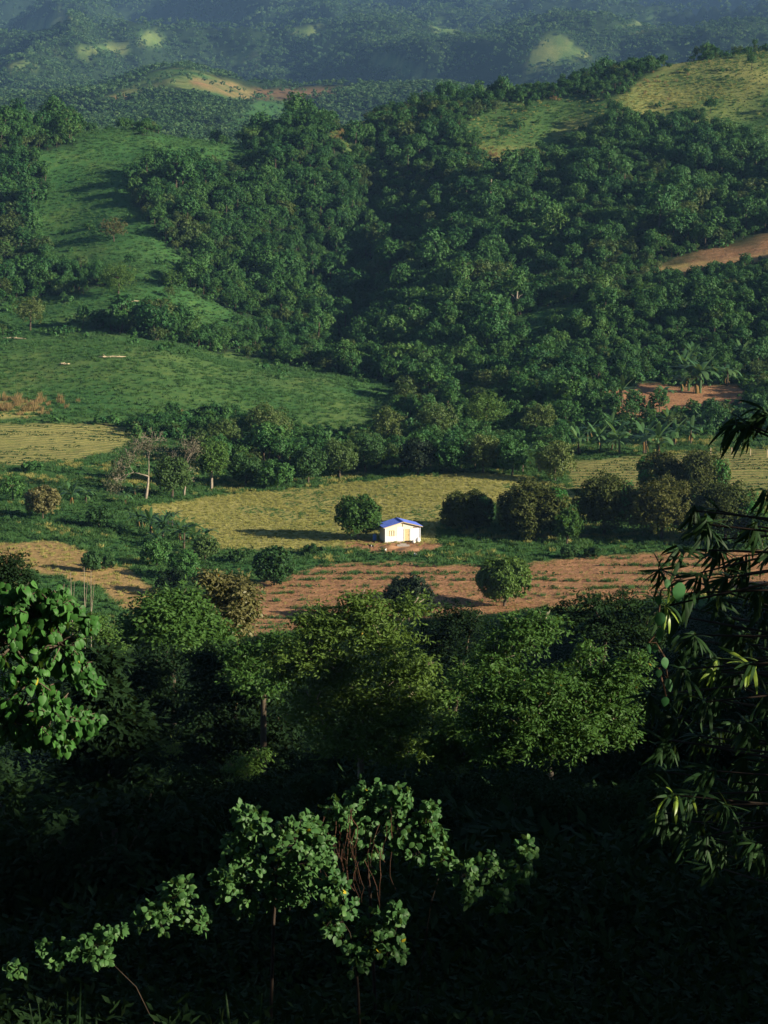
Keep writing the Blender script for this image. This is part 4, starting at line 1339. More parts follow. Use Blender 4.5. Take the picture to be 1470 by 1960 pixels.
# bare poles (leafless saplings) on the slope of the terrace
for px, py, tp, dx, lb in ((162, 1140, 1092, 12, 'thin pale leafless sapling leaning over the terrace'), (137, 1135, 1095, -2, 'thin upright leafless sapling at the terrace'), (152, 1138, 1085, 9, 'slim forked leafless sapling at the terrace')):
    D = 120.0
    p0 = at(px, py, D); p1 = at(px + dx, tp, D)
    gz = float(height(p0[0], D))
    t = thing('bare_sapling', lb, 'sapling', (p0[0], D, gz))
    e = p1 - np.array([p0[0], D, gz])
    q = MB(); q.tube([(0, 0, -.2), e * .5 + np.array([.05, 0, 0]), e], [.05, .04, .02], 5); q.build('trunk', M['bark_pale'], t)
    q = MB(); q.tube([e * .8, e * .95 + np.array([.25, .1, .2])], [.02, .008], 4); q.build('twig', M['bark_pale'], t)

# fallen bleached logs on the grassy spur, fence posts at the crop rows
for px, py, lnp, a, lb in ((215, 686, 52, .06, 'long bleached log lying on the grassy spur'), (124, 699, 20, -.1, 'short bleached log lying on the grassy spur'), (272, 579, 40, .05, 'bleached log lying on the mound crest'), (28, 650, 48, -.3, 'bleached pole on the ridge of the spur')):
    g = ground_at(px, py, 380); D = g[1]; l2 = lnp / F * D / 2
    t = thing('fallen_log', lb, 'log', (g[0], g[1], g[2] + .3), a)
    q = MB(); pts_ = [(-l2 + 2 * l2 * i / 6, RNG.normal() * .22, .1 + RNG.normal() * .10) for i in range(7)]
    q.tube(pts_, [.10, .2, .24, .22, .2, .16, .08], 7); q.build('stem', M['straw'], t)
    for s in range(4):
        x0 = RNG.uniform(-.6, .8) * l2; q = MB(); e_ = np.array([RNG.normal() * .8, RNG.normal() * .8, abs(RNG.normal()) * .35])
        q.tube([(x0, 0, .1), np.array([x0, 0, .15]) + e_ * .5, np.array([x0, 0, .1]) + e_ + RNG.normal(size=3) * .15], [.09, .07, .03], 5); q.build('branch', M['straw'], t)
for px, py in ((1400, 872), (1436, 874), (1360, 872), (1468, 876)):
    g = ground_at(px, py)
    q = MB(); q.tube([(0, 0, -.3), (.03, 0, .8), (.0, .02, 1.7)], [.09, .085, .075], 6); q.tube([(-.12, 0, 1.3), (.14, 0, 1.34)], [.03, .03], 4)
    tag(q.build('fence_post', M['straw'], loc=g), 'weathered fence post at the upper edge of the crop rows', 'fence post', 'fence posts along the crop rows')


# ------------------------------------------------------------------ banana plants and palms
def strip_leaf(n, width, arch, fold=.18, notch=0.0):
    """A long blade along +Y, arching down; width is a function of t."""
    V = []; Fc = []
    for i in range(n + 1):
        t = i / n
        y_ = math.sin(min(t * arch, 1.5)) / max(arch, 1e-3) * 1.0 if arch > .05 else t
        z_ = -(1 - math.cos(t * arch)) / max(arch, 1e-3) if arch > .05 else 0.0
        w = width(t)
        V += [(-w, y_, z_ - fold * w), (0, y_, z_), (w, y_, z_ - fold * w)]
    for i in range(n):
        a = i * 3; c = a + 3
        Fc += [(a, a + 1, c + 1, c), (a + 1, a + 2, c + 2, c + 1)]
    return V, Fc


def leaf_mesh(name, mat, n, width, arch, fold=.18, lv=.5):
    q = MB(); V, Fc = strip_leaf(n, width, arch, fold); q.add(V, Fc, 0, lv)
    return q.mesh(name, [M[mat]], smooth=True)


BW = lambda t: .10 * (max(0.0, min(1, (t - .06) * 9))) * math.sqrt(max(0.0, 1 - (2 * max(t, .06) - 1.02) ** 2)) + .012
BL = [leaf_mesh('banana_blade', 'banana', 7, BW, a, lv=v) for a, v in ((1.1, .3), (1.5, .6), (2.0, .85), (.5, .95))]
BD = leaf_mesh('banana_dead_blade', 'banana_dead', 4, lambda t: .07 * (1 - .4 * t), .5)


def banana(px, base, hpx, label, group, stems=2):
    g = ground_at(px, base, 230)
    s = hpx / F * g[1] / 4.6
    t = thing('banana_plant', label, 'banana plant', g, RNG.uniform(0, 6.28), group, float(s))
    for k in range(stems):
        o = RNG.normal(size=2) * .45 * (k > 0)
        hh = 2.3 * (1 if k == 0 else RNG.uniform(.55, .85))
        q = MB(); q.tube([(o[0], o[1], -.2), (o[0] * 1.1, o[1], hh * .5), (o[0] * 1.2, o[1], hh)], [.17, .14, .09], 7); q.build('stem', M['bark' if RNG.random() < .4 else 'banana'], t)
        nl_ = 13 if k == 0 else 9
        for j in range(nl_):
            az = 2 * math.pi * (j + .5 * RNG.random()) / nl_
            pit = RNG.uniform(.55, 1.2)
            lf = obj('leaf', BL[3 if pit > 1.08 else RNG.integers(0, 3)], t, (o[0] * 1.2, o[1], hh - .1))
            lf.rotation_euler = (pit, 0, az); lf.scale = (RNG.uniform(2.4, 3.2) * (1 if k == 0 else .75),) * 3
        for j in range(3):
            lf = obj('dead_leaf', BD, t, (o[0] * 1.1, o[1], hh * .8))
            lf.rotation_euler = (-1.0, 0, RNG.uniform(0, 6.28)); lf.scale = (1.4,) * 3
    return t


for px, ba, hh, lb in ((1190, 778, 62, 'tall banana clump at the forest end of the red dirt clearing'), (1270, 772, 46, 'short banana plant alone on the red dirt clearing'),
                       (1392, 738, 56, 'banana clump at the shaded upper edge of the dirt clearing'), (1420, 694, 44, 'banana plant with hanging brown leaves above the clearing')):
    banana(px, ba, hh, lb, None)
for px, ba, hh in ((1318, 748, 70), (1340, 752, 78), (1325, 700, 48), (1310, 720, 52)):
    banana(px, ba, hh, 'banana plant of the dense clump behind the red dirt clearing', 'dense banana clump behind the dirt clearing')
for px, ba, hh in ((1108, 868, 52), (1145, 864, 56), (1180, 862, 58), (1232, 868, 62), (1258, 874, 74), (1290, 852, 52), (1322, 850, 56), (1240, 806, 42), (1342, 826, 44), (1130, 846, 48), (1205, 838, 50), (1170, 832, 44), (1280, 826, 46)):
    banana(px, ba, hh, 'banana plant in the grove between the dirt clearing and the crop rows', 'banana grove above the crop rows')
for px, ba, hh in ((138, 968, 46), (112, 960, 38), (165, 962, 40), (240, 965, 36), (258, 950, 30)):
    banana(px, ba, hh, 'banana plant near the brownish shrub and the bare pale tree', 'banana plants by the bare tree')
for px, ba, hh in ((312, 1032, 58), (288, 1022, 54), (345, 1038, 54), (265, 1012, 46), (372, 1058, 46), (330, 1010, 44), (300, 1050, 46), (395, 1040, 44)):
    banana(px, ba, hh, 'banana plant in the dark clump at the tip of the yellow field', 'banana clump at the yellow field tip')
for px, ba, hh, lb in ((462, 918, 34, 'small banana plant against the dark bank of the yellow field'), (755, 895, 34, 'banana plant at the thicket edge behind the yellow field'), (680, 902, 26, 'little banana plant on the earth bank')):
    banana(px, ba, hh, lb, None, 1)

# palms
PF = []
for a in (1.1, 1.5, 1.9):
    q = MB(); n = 22
    tt = np.repeat(np.linspace(.1, 1, n), 2); sg = np.tile([-1, 1], n)
    yv = np.sin(np.minimum(tt * a, 1.5)) / a; zv = -(1 - np.cos(tt * a)) / a
    c0 = np.stack([0 * tt, yv, zv], -1)
    dd = unit(np.stack([sg * .9, .55 + 0 * tt, -.55 + 0 * tt], -1))
    q.leaves(c0, dd, np.tile([[0, 0, 1.0]], (2 * n, 1)), .34 * np.sin(np.pi * np.clip(tt * .9 + .05, 0, 1)) + .05, .05)
    q.tube([(0, math.sin(min(t * a, 1.5)) / a, -(1 - math.cos(t * a)) / a) for t in np.linspace(0, 1, 6)], [.018, .016, .014, .011, .008, .004], 4)
    PF.append(q.mesh('palm_frond', [M['banana']]))
for px, ba, hh, lb in ((1000, 905, 66, 'small palm with drooping fronds at the yellow field corner'), (1032, 902, 62, 'small palm leaning toward the yellowish corner tree'), (352, 1050, 62, 'dark palm in the banana clump of the yellow field tip'),
                       (1185, 872, 58, 'yellowish palm in the grove above the crop rows')):
    g = ground_at(px, ba, 230); s = hh / F * g[1] / 5.0
    t = thing('palm', lb, 'palm', g, RNG.uniform(0, 6), None, float(s))
    q = MB(); q.tube([(0, 0, -.2), (.1, 0, 1.2), (.05, .1, 2.6)], [.2, .15, .13], 7); q.build('trunk', M['bark'], t)
    for j in range(13):
        f_ = obj('frond', PF[j % 3], t, (.05, .1, 2.6)); f_.rotation_euler = (RNG.uniform(.25, 1.25), 0, j * 2.4); f_.scale = (RNG.uniform(2.2, 3.0),) * 3


# ------------------------------------------------------------------ trees of the shaded slope below the camera
def spray_crown(mb, blobs, ncl, per, ln, wd, mat=0, flat=.55, odd=None):
    """Sprays of drooping leaflets round twig ends, thick on the outside of each blob."""
    blobs = np.asarray(blobs, float)
    w = blobs[:, 3] ** 2; w /= w.sum()
    li = RNG.choice(len(blobs), ncl, p=w)
    d = rand_dirs(ncl, .3)
    cc = blobs[li, :3] + d * (blobs[li, 3] * RNG.uniform(.3, 1.35, ncl))[:, None] * np.array([1.08, 1.08, .72])
    ax = unit(d * np.array([1, 1, .35]) + RNG.normal(size=(ncl, 3)) * .35)
    k = np.repeat(np.arange(ncl), per); n = len(k)
    a = RNG.uniform(0, 6.283, n); q = RNG.uniform(.0, 1, n)
    e1 = unit(np.cross(ax, np.array([0, 0, 1.0]))); e2 = np.cross(e1, ax)
    dirs = unit(e1[k] * np.cos(a)[:, None] + ax[k] * np.sin(a)[:, None] * .9 + e2[k] * RNG.normal(size=(n, 1)) * .25 + np.array([0, 0, -.30]))
    base = cc[k] + dirs * (q * ln * 1.5)[:, None]
    nrm = unit(np.array([.15, -.05, .55]) + .42 * RNG.normal(size=(n, 3)) + .5 * d[k])
    lv = np.clip(.6 * RNG.random(ncl)[k] + .4 * RNG.random(n), 0, 1)
    mb.leaves(base, dirs, nrm, ln * RNG.uniform(.7, 1.3, n), wd * RNG.uniform(.7, 1.3, n), mat, lv, curve=.15)
    return cc


def px_blobs(lst, D, dz=0.0):
    out = []
    for e in lst:
        px, py, r = e[:3]
        DD = D + (e[3] if len(e) > 3 else RNG.uniform(-.6, .6) * r / F * D)
        p = at(px, py, DD)
        out.append((p[0], p[1], p[2], r / F * DD))
    return out


def limb_tree(loc, r0, t, bark):
    """Trunk to the lowest blob, then every blob hangs on its nearest neighbour that is already joined."""
    P = [np.array(b_[:3]) for b_ in loc]
    k0 = min(range(len(P)), key=lambda i: P[i][2] + 1.6 * np.hypot(P[i][0], P[i][1]))
    q = MB(); q.tube([(0, 0, -.4), P[k0] * np.array([.15, .15, .5]), P[k0] * np.array([.6, .6, .85]), P[k0]], [r0 * 1.3, r0 * 1.1, r0, r0 * .8], 7)
    q.build('trunk', M[bark], t, True)
    done = [k0]; lvl = {k0: 0}; out = []
    while len(done) < len(P):
        i, j = min(((a, b) for a in done for b in range(len(P)) if b not in lvl), key=lambda ab: np.linalg.norm(P[ab[0]] - P[ab[1]]) + .12 * lvl[ab[0]])
        lvl[j] = lvl[i] + 1; done.append(j)
        out.append((P[i], P[j], r0 * .62 * .8 ** lvl[j], loc[j]))
    return out


def slope_tree(label, D, lst, ncl, per, ln, wd, mat, bark='bark', base_px=None, limbs=True, name='slope_tree', tr=.14):
    bl = px_blobs(lst, D)
    arr = np.array(bl)
    cx0 = (base_px - CX) / F * D if base_px is not None else np.average(arr[:, 0], weights=arr[:, 3])
    g = np.array([cx0, D, float(height(cx0, D))])
    t = thing(name, label, 'tree', g)
    loc = [(b_[0] - g[0], b_[1] - g[1], b_[2] - g[2], b_[3]) for b_ in bl]
    c = MB(); spray_crown(c, loc, ncl, per, ln, wd)
    c.build('crown', M[mat], t)
    for fork, e, rad_, b_ in limb_tree(loc, tr, t, bark):
        m2 = fork * .5 + e * .5 + np.array([0, 0, -.08 * np.linalg.norm(e - fork)])
        q = MB(); q.tube([fork, m2, e, e + unit(e - m2) * b_[3] * .6], [rad_, rad_ * .8, rad_ * .5, .015], 5)
        for s in range(3):
            dd = rand_dirs(1, .3)[0]
            q.tube([m2 * .4 + e * .6, e + dd * b_[3] * .5, e + dd * b_[3] * .9], [.04, .025, .01], 4)
        q.build('branch', M[bark], t, True)
    return t


slope_tree('wide light green tree with pale forking branches on the dark slope', 70,
           [(640, 1205, 62), (585, 1255, 56), (700, 1172, 48), (735, 1225, 62), (770, 1290, 56), (650, 1285, 56), (790, 1160, 34), (700, 1340, 70), (770, 1380, 56), (690, 1410, 58), (540, 1290, 36), (515, 1255, 26), (800, 1340, 40), (600, 1195, 40), (600, 1350, 56), (640, 1415, 46), (760, 1435, 44), (815, 1275, 26), (690, 1150, 28)],
           2700, 13, .19, .08, 'slope2', base_px=690, bark='bark_pale')
slope_tree('spreading green tree with tan twigs beside the shaded gap', 66,
           [(1000, 1212, 52), (950, 1262, 48), (1040, 1195, 34), (965, 1330, 62), (1050, 1330, 66), (1130, 1310, 62), (1190, 1295, 44), (1010, 1400, 62), (1110, 1385, 62), (1170, 1360, 46), (915, 1380, 40), (1215, 1265, 26), (905, 1310, 34), (950, 1425, 44), (1060, 1425, 46), (1180, 1400, 36), (1130, 1245, 26)],
           2700, 13, .18, .078, 'slope', base_px=1060, bark='bark_pale')
slope_tree('mid green tree with a reddish forked stem between the two big slope trees', 74,
           [(850, 1330, 36), (872, 1395, 40), (838, 1425, 36), (885, 1290, 26), (905, 1430, 34), (860, 1455, 34)], 800, 12, .19, .085, 'slope', base_px=865, bark='bark_red')
slope_tree('leafy green tree filling the hollow beside the wide light green tree', 78,
           [(500, 1250, 38), (535, 1228, 30), (470, 1290, 38), (505, 1310, 36), (455, 1250, 26)], 700, 12, .20, .09, 'slope', base_px=495)
slope_tree('rich green tree top in front of the yellow brown tree', 93,
           [(300, 1172, 44), (345, 1150, 36), (265, 1205, 40), (385, 1185, 34), (330, 1215, 50), (400, 1225, 40)], 1300, 12, .28, .13, 'slope', base_px=320)
slope_tree('yellow brown leaved tree with orange leaves at the tilled field end', 104,
           [(430, 1128, 34), (455, 1165, 36), (402, 1108, 22), (470, 1130, 24), (415, 1160, 28), (455, 1195, 26)], 900, 11, .27, .14, 'rust', base_px=440, bark='bark_red')
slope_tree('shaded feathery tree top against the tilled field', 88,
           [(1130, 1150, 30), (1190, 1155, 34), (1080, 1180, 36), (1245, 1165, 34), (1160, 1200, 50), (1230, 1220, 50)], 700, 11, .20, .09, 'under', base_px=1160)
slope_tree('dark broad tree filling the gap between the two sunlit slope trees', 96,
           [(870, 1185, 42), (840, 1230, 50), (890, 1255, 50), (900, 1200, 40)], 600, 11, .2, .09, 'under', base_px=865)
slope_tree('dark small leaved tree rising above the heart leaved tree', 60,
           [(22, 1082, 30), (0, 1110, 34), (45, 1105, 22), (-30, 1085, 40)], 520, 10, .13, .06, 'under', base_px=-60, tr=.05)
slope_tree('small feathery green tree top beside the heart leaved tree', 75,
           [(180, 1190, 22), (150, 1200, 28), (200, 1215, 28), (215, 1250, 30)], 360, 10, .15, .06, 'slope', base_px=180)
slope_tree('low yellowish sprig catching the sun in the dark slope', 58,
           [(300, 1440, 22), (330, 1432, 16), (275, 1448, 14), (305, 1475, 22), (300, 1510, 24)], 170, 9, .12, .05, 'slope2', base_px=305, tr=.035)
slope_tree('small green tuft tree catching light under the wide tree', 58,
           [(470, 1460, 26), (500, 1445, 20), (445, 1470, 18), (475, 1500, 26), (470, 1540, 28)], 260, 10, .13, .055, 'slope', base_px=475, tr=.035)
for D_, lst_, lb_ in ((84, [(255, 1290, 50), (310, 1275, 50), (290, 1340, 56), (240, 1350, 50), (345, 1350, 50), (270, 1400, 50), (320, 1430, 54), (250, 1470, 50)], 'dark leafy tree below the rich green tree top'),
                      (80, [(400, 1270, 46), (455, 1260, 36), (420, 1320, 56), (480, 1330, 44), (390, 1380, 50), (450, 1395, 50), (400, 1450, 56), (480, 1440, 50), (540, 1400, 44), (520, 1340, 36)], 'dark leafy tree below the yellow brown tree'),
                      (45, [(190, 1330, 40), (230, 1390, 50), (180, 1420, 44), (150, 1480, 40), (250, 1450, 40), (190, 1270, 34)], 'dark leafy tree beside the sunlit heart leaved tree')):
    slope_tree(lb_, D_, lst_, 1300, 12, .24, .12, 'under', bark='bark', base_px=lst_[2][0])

# other trees of the slope, kept in the shade of the spur
NT = []
for i in range(4):
    h, cr = ((7, 3), (9, 3.4), (6, 3.2), (8, 2.6))[i]
    lobes = lobes_for(h, cr, 9, .2, .9)
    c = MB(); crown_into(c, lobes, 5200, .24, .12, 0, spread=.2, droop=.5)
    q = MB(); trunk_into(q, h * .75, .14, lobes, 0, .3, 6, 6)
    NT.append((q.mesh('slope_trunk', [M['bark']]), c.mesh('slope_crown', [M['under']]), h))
SKY_PX = np.array([-200, 0, 120, 200, 250, 380, 480, 500, 700, 850, 900, 1000, 1100, 1250, 1480, 1700.0])
SKY_PY = np.array([1120, 1120, 1150, 1215, 1215, 1240, 1240, 1240, 1230, 1215, 1200, 1225, 1190, 1170, 1130, 1110.0])
cnt = 0
tries = 0
while cnt < 85 and tries < 4000:
    tries += 1
    D = float(np.exp(RNG.uniform(math.log(34), math.log(205))))
    px = RNG.uniform(-60, 1540)
    x = (px - CX) / F * D * 1.02; z = float(height(x, D))
    k = RNG.integers(0, 4)
    lim = min(float(shade_top(x, D)) + (2.0 if px < 480 else -.6), ZC + D * math.tan(float(elev(1462 if D < 64 else 1200))), ZC + D * math.tan(float(elev(np.interp(px, SKY_PX, SKY_PY) + RNG.uniform(10, 120)))))
    hmax = lim - z
    if hmax < 3.0: continue
    s = min(hmax / NT[k][2], 1.35)
    if s < .45: continue
    where = 'below the wide light green tree' if 450 < px < 880 else ('below the spreading green tree' if px >= 880 else 'below the heart leaved tree')
    copy_thing('shaded_tree', f'dark bushy tree in deep shade {where}', 'tree', [('trunk', NT[k][0]), ('crown', NT[k][1])], (x, D, z), RNG.uniform(0, 6.28), s, f'dark trees {where}')
    cnt += 1
print('shaded trees', cnt, tries)

# bushes covering the slope
NB = []
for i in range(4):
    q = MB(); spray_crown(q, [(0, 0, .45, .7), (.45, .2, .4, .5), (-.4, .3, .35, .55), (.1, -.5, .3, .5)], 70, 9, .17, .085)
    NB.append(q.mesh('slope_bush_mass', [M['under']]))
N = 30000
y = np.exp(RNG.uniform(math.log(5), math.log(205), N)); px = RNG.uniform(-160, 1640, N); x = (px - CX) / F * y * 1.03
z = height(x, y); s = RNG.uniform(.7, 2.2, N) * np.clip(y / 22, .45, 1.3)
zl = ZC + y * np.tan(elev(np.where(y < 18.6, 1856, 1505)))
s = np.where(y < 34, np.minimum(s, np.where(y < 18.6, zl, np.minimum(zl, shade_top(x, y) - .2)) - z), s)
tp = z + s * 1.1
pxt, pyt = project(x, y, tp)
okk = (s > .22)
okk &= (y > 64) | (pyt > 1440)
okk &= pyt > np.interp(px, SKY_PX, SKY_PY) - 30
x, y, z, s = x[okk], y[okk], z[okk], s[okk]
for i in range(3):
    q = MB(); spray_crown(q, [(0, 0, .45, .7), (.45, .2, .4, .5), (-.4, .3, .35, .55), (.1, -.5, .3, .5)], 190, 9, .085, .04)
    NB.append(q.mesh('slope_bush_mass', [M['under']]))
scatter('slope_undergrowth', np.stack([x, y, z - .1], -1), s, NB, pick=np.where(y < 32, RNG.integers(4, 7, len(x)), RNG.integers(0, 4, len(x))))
print('slope bushes', len(x))

# the wooded spur beside the view, whose shade lies over the slope
N = 2600
y = RNG.uniform(-160, 238, N); x = RNG.uniform(40, 150, N)
okk = (x > .2227 * np.maximum(y, 0) * 1.12 + 9)
x, y = x[okk], y[okk]; z = height(x, y)
crest_h = np.interp(y, _sy, _sz)
s = RNG.uniform(.75, 1.05, len(x))
okk = z + 8 * s < np.maximum(crest_h + 1.5, 6)
scatter('spur_forest', np.stack([x, y, z], -1)[okk], s[okk], FJ[:2] + FJ[3:4])


# ------------------------------------------------------------------ leafy plants close by: every larger leaf is a piece of its own
def leaf_frames(p, d, n, ln):
    d = unit(d); s = unit(np.cross(d, n)); nn = np.cross(s, d)
    Ms = []
    for i in range(len(p)):
        m_ = Matrix.Identity(4)
        for r in range(3):
            m_[r][0] = s[i][r] * ln[i]; m_[r][1] = d[i][r] * ln[i]; m_[r][2] = nn[i][r] * ln[i]; m_[r][3] = p[i][r]
        Ms.append(m_)
    return Ms


def put_leaves(root, origin, p, d, n, ln, meshes, pick, limit=285, force=None):
    """The leaves that show become child objects; those behind them are joined into one mass of foliage."""
    N_ = len(p)
    Ms = leaf_frames(p, d, n, ln)
    c = p + unit(d) * (ln * .5)[:, None] + origin
    px, py = project(c[:, 0], c[:, 1], c[:, 2])
    best = {}
    for i in np.argsort(c[:, 1]):
        if not (-20 < px[i] < 1490 and -20 < py[i] < 1980): continue
        g = (int(px[i] // 9), int(py[i] // 9))
        best.setdefault(g, i)
    shown = sorted(best.values(), key=lambda i: c[i, 1])[:limit]
    shown_s = set(shown)
    if force is not None: shown_s |= set(force)
    for i in sorted(shown_s):
        o = obj('leaf', meshes[pick[i]], root)
        o.matrix_local = Ms[i]
    rest_ = [i for i in range(N_) if i not in shown_s]
    if rest_:
        vs, fs, mi, lv, mats = [], [], [], [], []
        cache = {}
        off = 0
        for i in rest_:
            me = meshes[pick[i]]
            if me.name not in cache:
                v = np.empty(len(me.vertices) * 3, np.float32); me.vertices.foreach_get('co', v)
                cache[me.name] = (v.reshape(-1, 3), np.array([tuple(q_.vertices) for q_ in me.polygons]), float(me.attributes['lv'].data[0].value))
                if me.materials[0] not in mats: mats.append(me.materials[0])
            v, f, l_ = cache[me.name]
            R_ = np.array(Ms[i])
            vs.append(v @ R_[:3, :3].T + R_[:3, 3]); fs.append(f + off); off += len(v)
            mi.append(np.full(len(f), mats.index(me.materials[0]))); lv.append(np.full(len(f), l_))
        me = mesh_np('foliage', np.concatenate(vs), np.concatenate(fs), mats, np.concatenate(mi), np.concatenate(lv), True)
        tag(obj('foliage', me, root), kind='stuff')


def leafy(name, label, cat, D, lst, per_blob, per, ln, meshes, weights, droop, facing, bark, base_px, base_r=.05, limit=285, twig=.5, jit=.5, grow_=1.0):
    bl = px_blobs([(e_[0], e_[1], e_[2] * grow_) for e_ in lst], D)
    bx_ = (base_px - CX) / F * D
    g = np.array([bx_, D + .1, float(height(bx_, D + .1))])
    root = thing(name, label, cat, g)
    P_, D_, N_, L_ = [], [], [], []
    arr = np.array(bl)
    loc = [(b_[0] - g[0], b_[1] - g[1], b_[2] - g[2], b_[3]) for b_ in bl]
    lt_ = limb_tree(loc, base_r * .8, root, bark)
    rooted = [b_[3] for b_ in lt_]
    lt_.append((np.array([0, 0, 0.0]), None, 0, [b_ for b_ in loc if b_ not in rooted][0]))
    for fork, e_, rad_, b_ in lt_:
        e = np.array(b_[:3]); br = b_[3]
        q = MB()
        m2 = fork * .5 + e * .5 + RNG.normal(size=3) * .03
        if e_ is None: m2 = e + np.array([.0, .0, -.1])
        else: q.tube([fork, m2, e], [rad_ * .7, rad_ * .5, rad_ * .35], 5)
        for k in range(per_blob):
            d0 = rand_dirs(1, .25)[0]
            tip = e + d0 * br * RNG.uniform(.65, 1.1)
            st = m2 * .25 + e * .75 if k % 2 else e
            md_ = (st + tip) / 2 + RNG.normal(size=3) * br * .1
            q.tube([st, md_, tip], [base_r * .16, base_r * .12, base_r * .06], 4)
            for j in range(per):
                t_ = RNG.uniform(.35, 1.0)
                pt = (md_ + (tip - md_) * ((t_ - .35) / .65)) + RNG.normal(size=3) * ln * .12
                od = unit(d0 + RNG.normal(size=3) * jit)
                P_.append(pt); D_.append(unit(od * (1 - droop) + np.array([0, 0, -1.0]) * droop + RNG.normal(size=3) * .18))
                N_.append(unit(d0 * .5 + facing * .8 + RNG.normal(size=3) * .5)); L_.append(ln * RNG.uniform(.5, 1.25))
        q.build('branch', M[bark], root, True)
    P_, D_, N_, L_ = map(np.array, (P_, D_, N_, L_))
    pick = RNG.choice(len(meshes), len(P_), p=np.array(weights) / np.sum(weights))
    put_leaves(root, g, P_, D_, N_, L_, meshes, pick, limit)
    return root


HEART = lambda t: .40 * (math.sin(math.pi * min(1, (t + .10) / 1.10) ** .62) ** .9 if t < .999 else 0.0) + .004
ROUND = lambda t: .36 * math.sin(math.pi * min(1.0, (t * .97 + .03)) ** .78) ** .9 + .005
LANCE = lambda t: .052 * math.sin(math.pi * (t * .92 + .06)) ** .7 + .004
HL = [leaf_mesh('heart_leaf', 'heart', 7, HEART, a, f_, v) for v, a, f_ in ((.05, .3, .3), (.3, .8, .2), (.5, .6, .4), (.75, 1.1, .3), (1.0, .5, .5))] + [leaf_mesh('yellow_heart_leaf', 'yellowleaf', 7, HEART, .5, .25, .5)]
RL = [leaf_mesh('round_leaf', 'round', 6, ROUND, a, f_, v) for v, a, f_ in ((.05, .3, .2), (.3, .9, .35), (.55, .6, .1), (.8, 1.2, .3), (1.0, .5, .45))] + [leaf_mesh('yellow_round_leaf', 'yellowleaf', 6, ROUND, .35, .2, .5)]
LL = [leaf_mesh('lance_leaf', 'lance', 7, LANCE, a, .15, v) for v, a in ((.1, .6), (.4, .9), (.7, 1.2), (1.0, .3))] + [leaf_mesh('sunlit_lance_leaf', 'lance_lit', 7, LANCE, a, .15, .5) for a in (.5, 1.0)]
VL = [leaf_mesh('vine_leaf', 'vine', 7, ROUND, .3, .15, v) for v in (.2, .8)]
CAMD = np.array([.35, -.75, .25])

leafy('heart_leaved_tree', 'sunlit tree with large hanging heart shaped leaves and a few yellow ones', 'tree', 20,
      [(40, 1158, 56), (112, 1162, 46), (20, 1225, 60), (110, 1228, 54), (60, 1300, 66), (140, 1275, 36), (170, 1302, 22), (30, 1375, 54), (100, 1370, 54), (165, 1385, 32), (120, 1425, 26), (-40, 1230, 70), (-60, 1360, 66), (172, 1190, 14), (80, 1190, 50), (60, 1400, 40)],
      34, 8, .112, HL, [2, 3, 3, 2, 1, .07], .62, CAMD, 'bark', -170, .09)
leafy('round_leaved_bush', 'sunlit bush of small round leaves on upright shoots in the dark', 'bush', 17,
      [(480, 1580, 36), (560, 1610, 44), (460, 1640, 44), (530, 1670, 54), (598, 1660, 46), (470, 1705, 46), (560, 1720, 46), (610, 1610, 26), (430, 1690, 26), (340, 1715, 34), (300, 1755, 34), (370, 1760, 28), (465, 1560, 18), (590, 1580, 18)],
      34, 8, .072, RL, [1, 2, 3, 3, 2, .02], .15, CAMD + np.array([0, 0, .3]), 'stem_dark', 500, .022, grow_=1.25, jit=.8)
leafy('round_leaved_bush', 'viny round leaved bush behind the hanging brown dead vines', 'bush', 17.8,
      [(690, 1570, 42), (760, 1570, 42), (822, 1560, 24), (700, 1625, 40), (790, 1625, 36), (650, 1555, 30), (700, 1525, 34), (760, 1530, 28), (830, 1600, 20)],
      32, 8, .070, RL, [3, 3, 2, 1, 1, .02], .35, CAMD, 'stem_dark', 720, .022, grow_=1.2, jit=.8)
leafy('round_leaved_bush', 'low round leaved bush with some yellow leaves under the brown vines', 'bush', 16.6,
      [(650, 1755, 40), (710, 1790, 40), (745, 1815, 30), (760, 1750, 18), (680, 1835, 30), (640, 1700, 26)],
      30, 8, .074, RL, [2, 3, 3, 2, 1, .12], .3, CAMD, 'stem_dark', 690, .02, grow_=1.2, jit=.8)
leafy('round_leaved_shoot', 'pale tipped low shoots sprawling down into the dark', 'bush', 16.5,
      [(215, 1785, 24), (180, 1805, 26), (140, 1820, 22), (105, 1840, 16), (195, 1825, 24), (30, 1855, 14), (85, 1815, 10)],
      18, 7, .072, RL, [1, 1, 3, 3, 3, .0], .3, CAMD + np.array([0, 0, .3]), 'stem_dark', 330, .006, grow_=1.2, jit=.8)
leafy('round_leaved_shoot', 'dim round leaved shoots reaching out over the black hollow', 'bush', 17.4,
      [(850, 1645, 22), (890, 1675, 28), (940, 1665, 30), (1010, 1620, 18), (960, 1715, 28), (1000, 1665, 24), (905, 1720, 24)],
      18, 7, .072, RL, [3, 3, 2, 2, 1, .0], .35, CAMD, 'stem_dark', 790, .006, grow_=1.2, jit=.8)

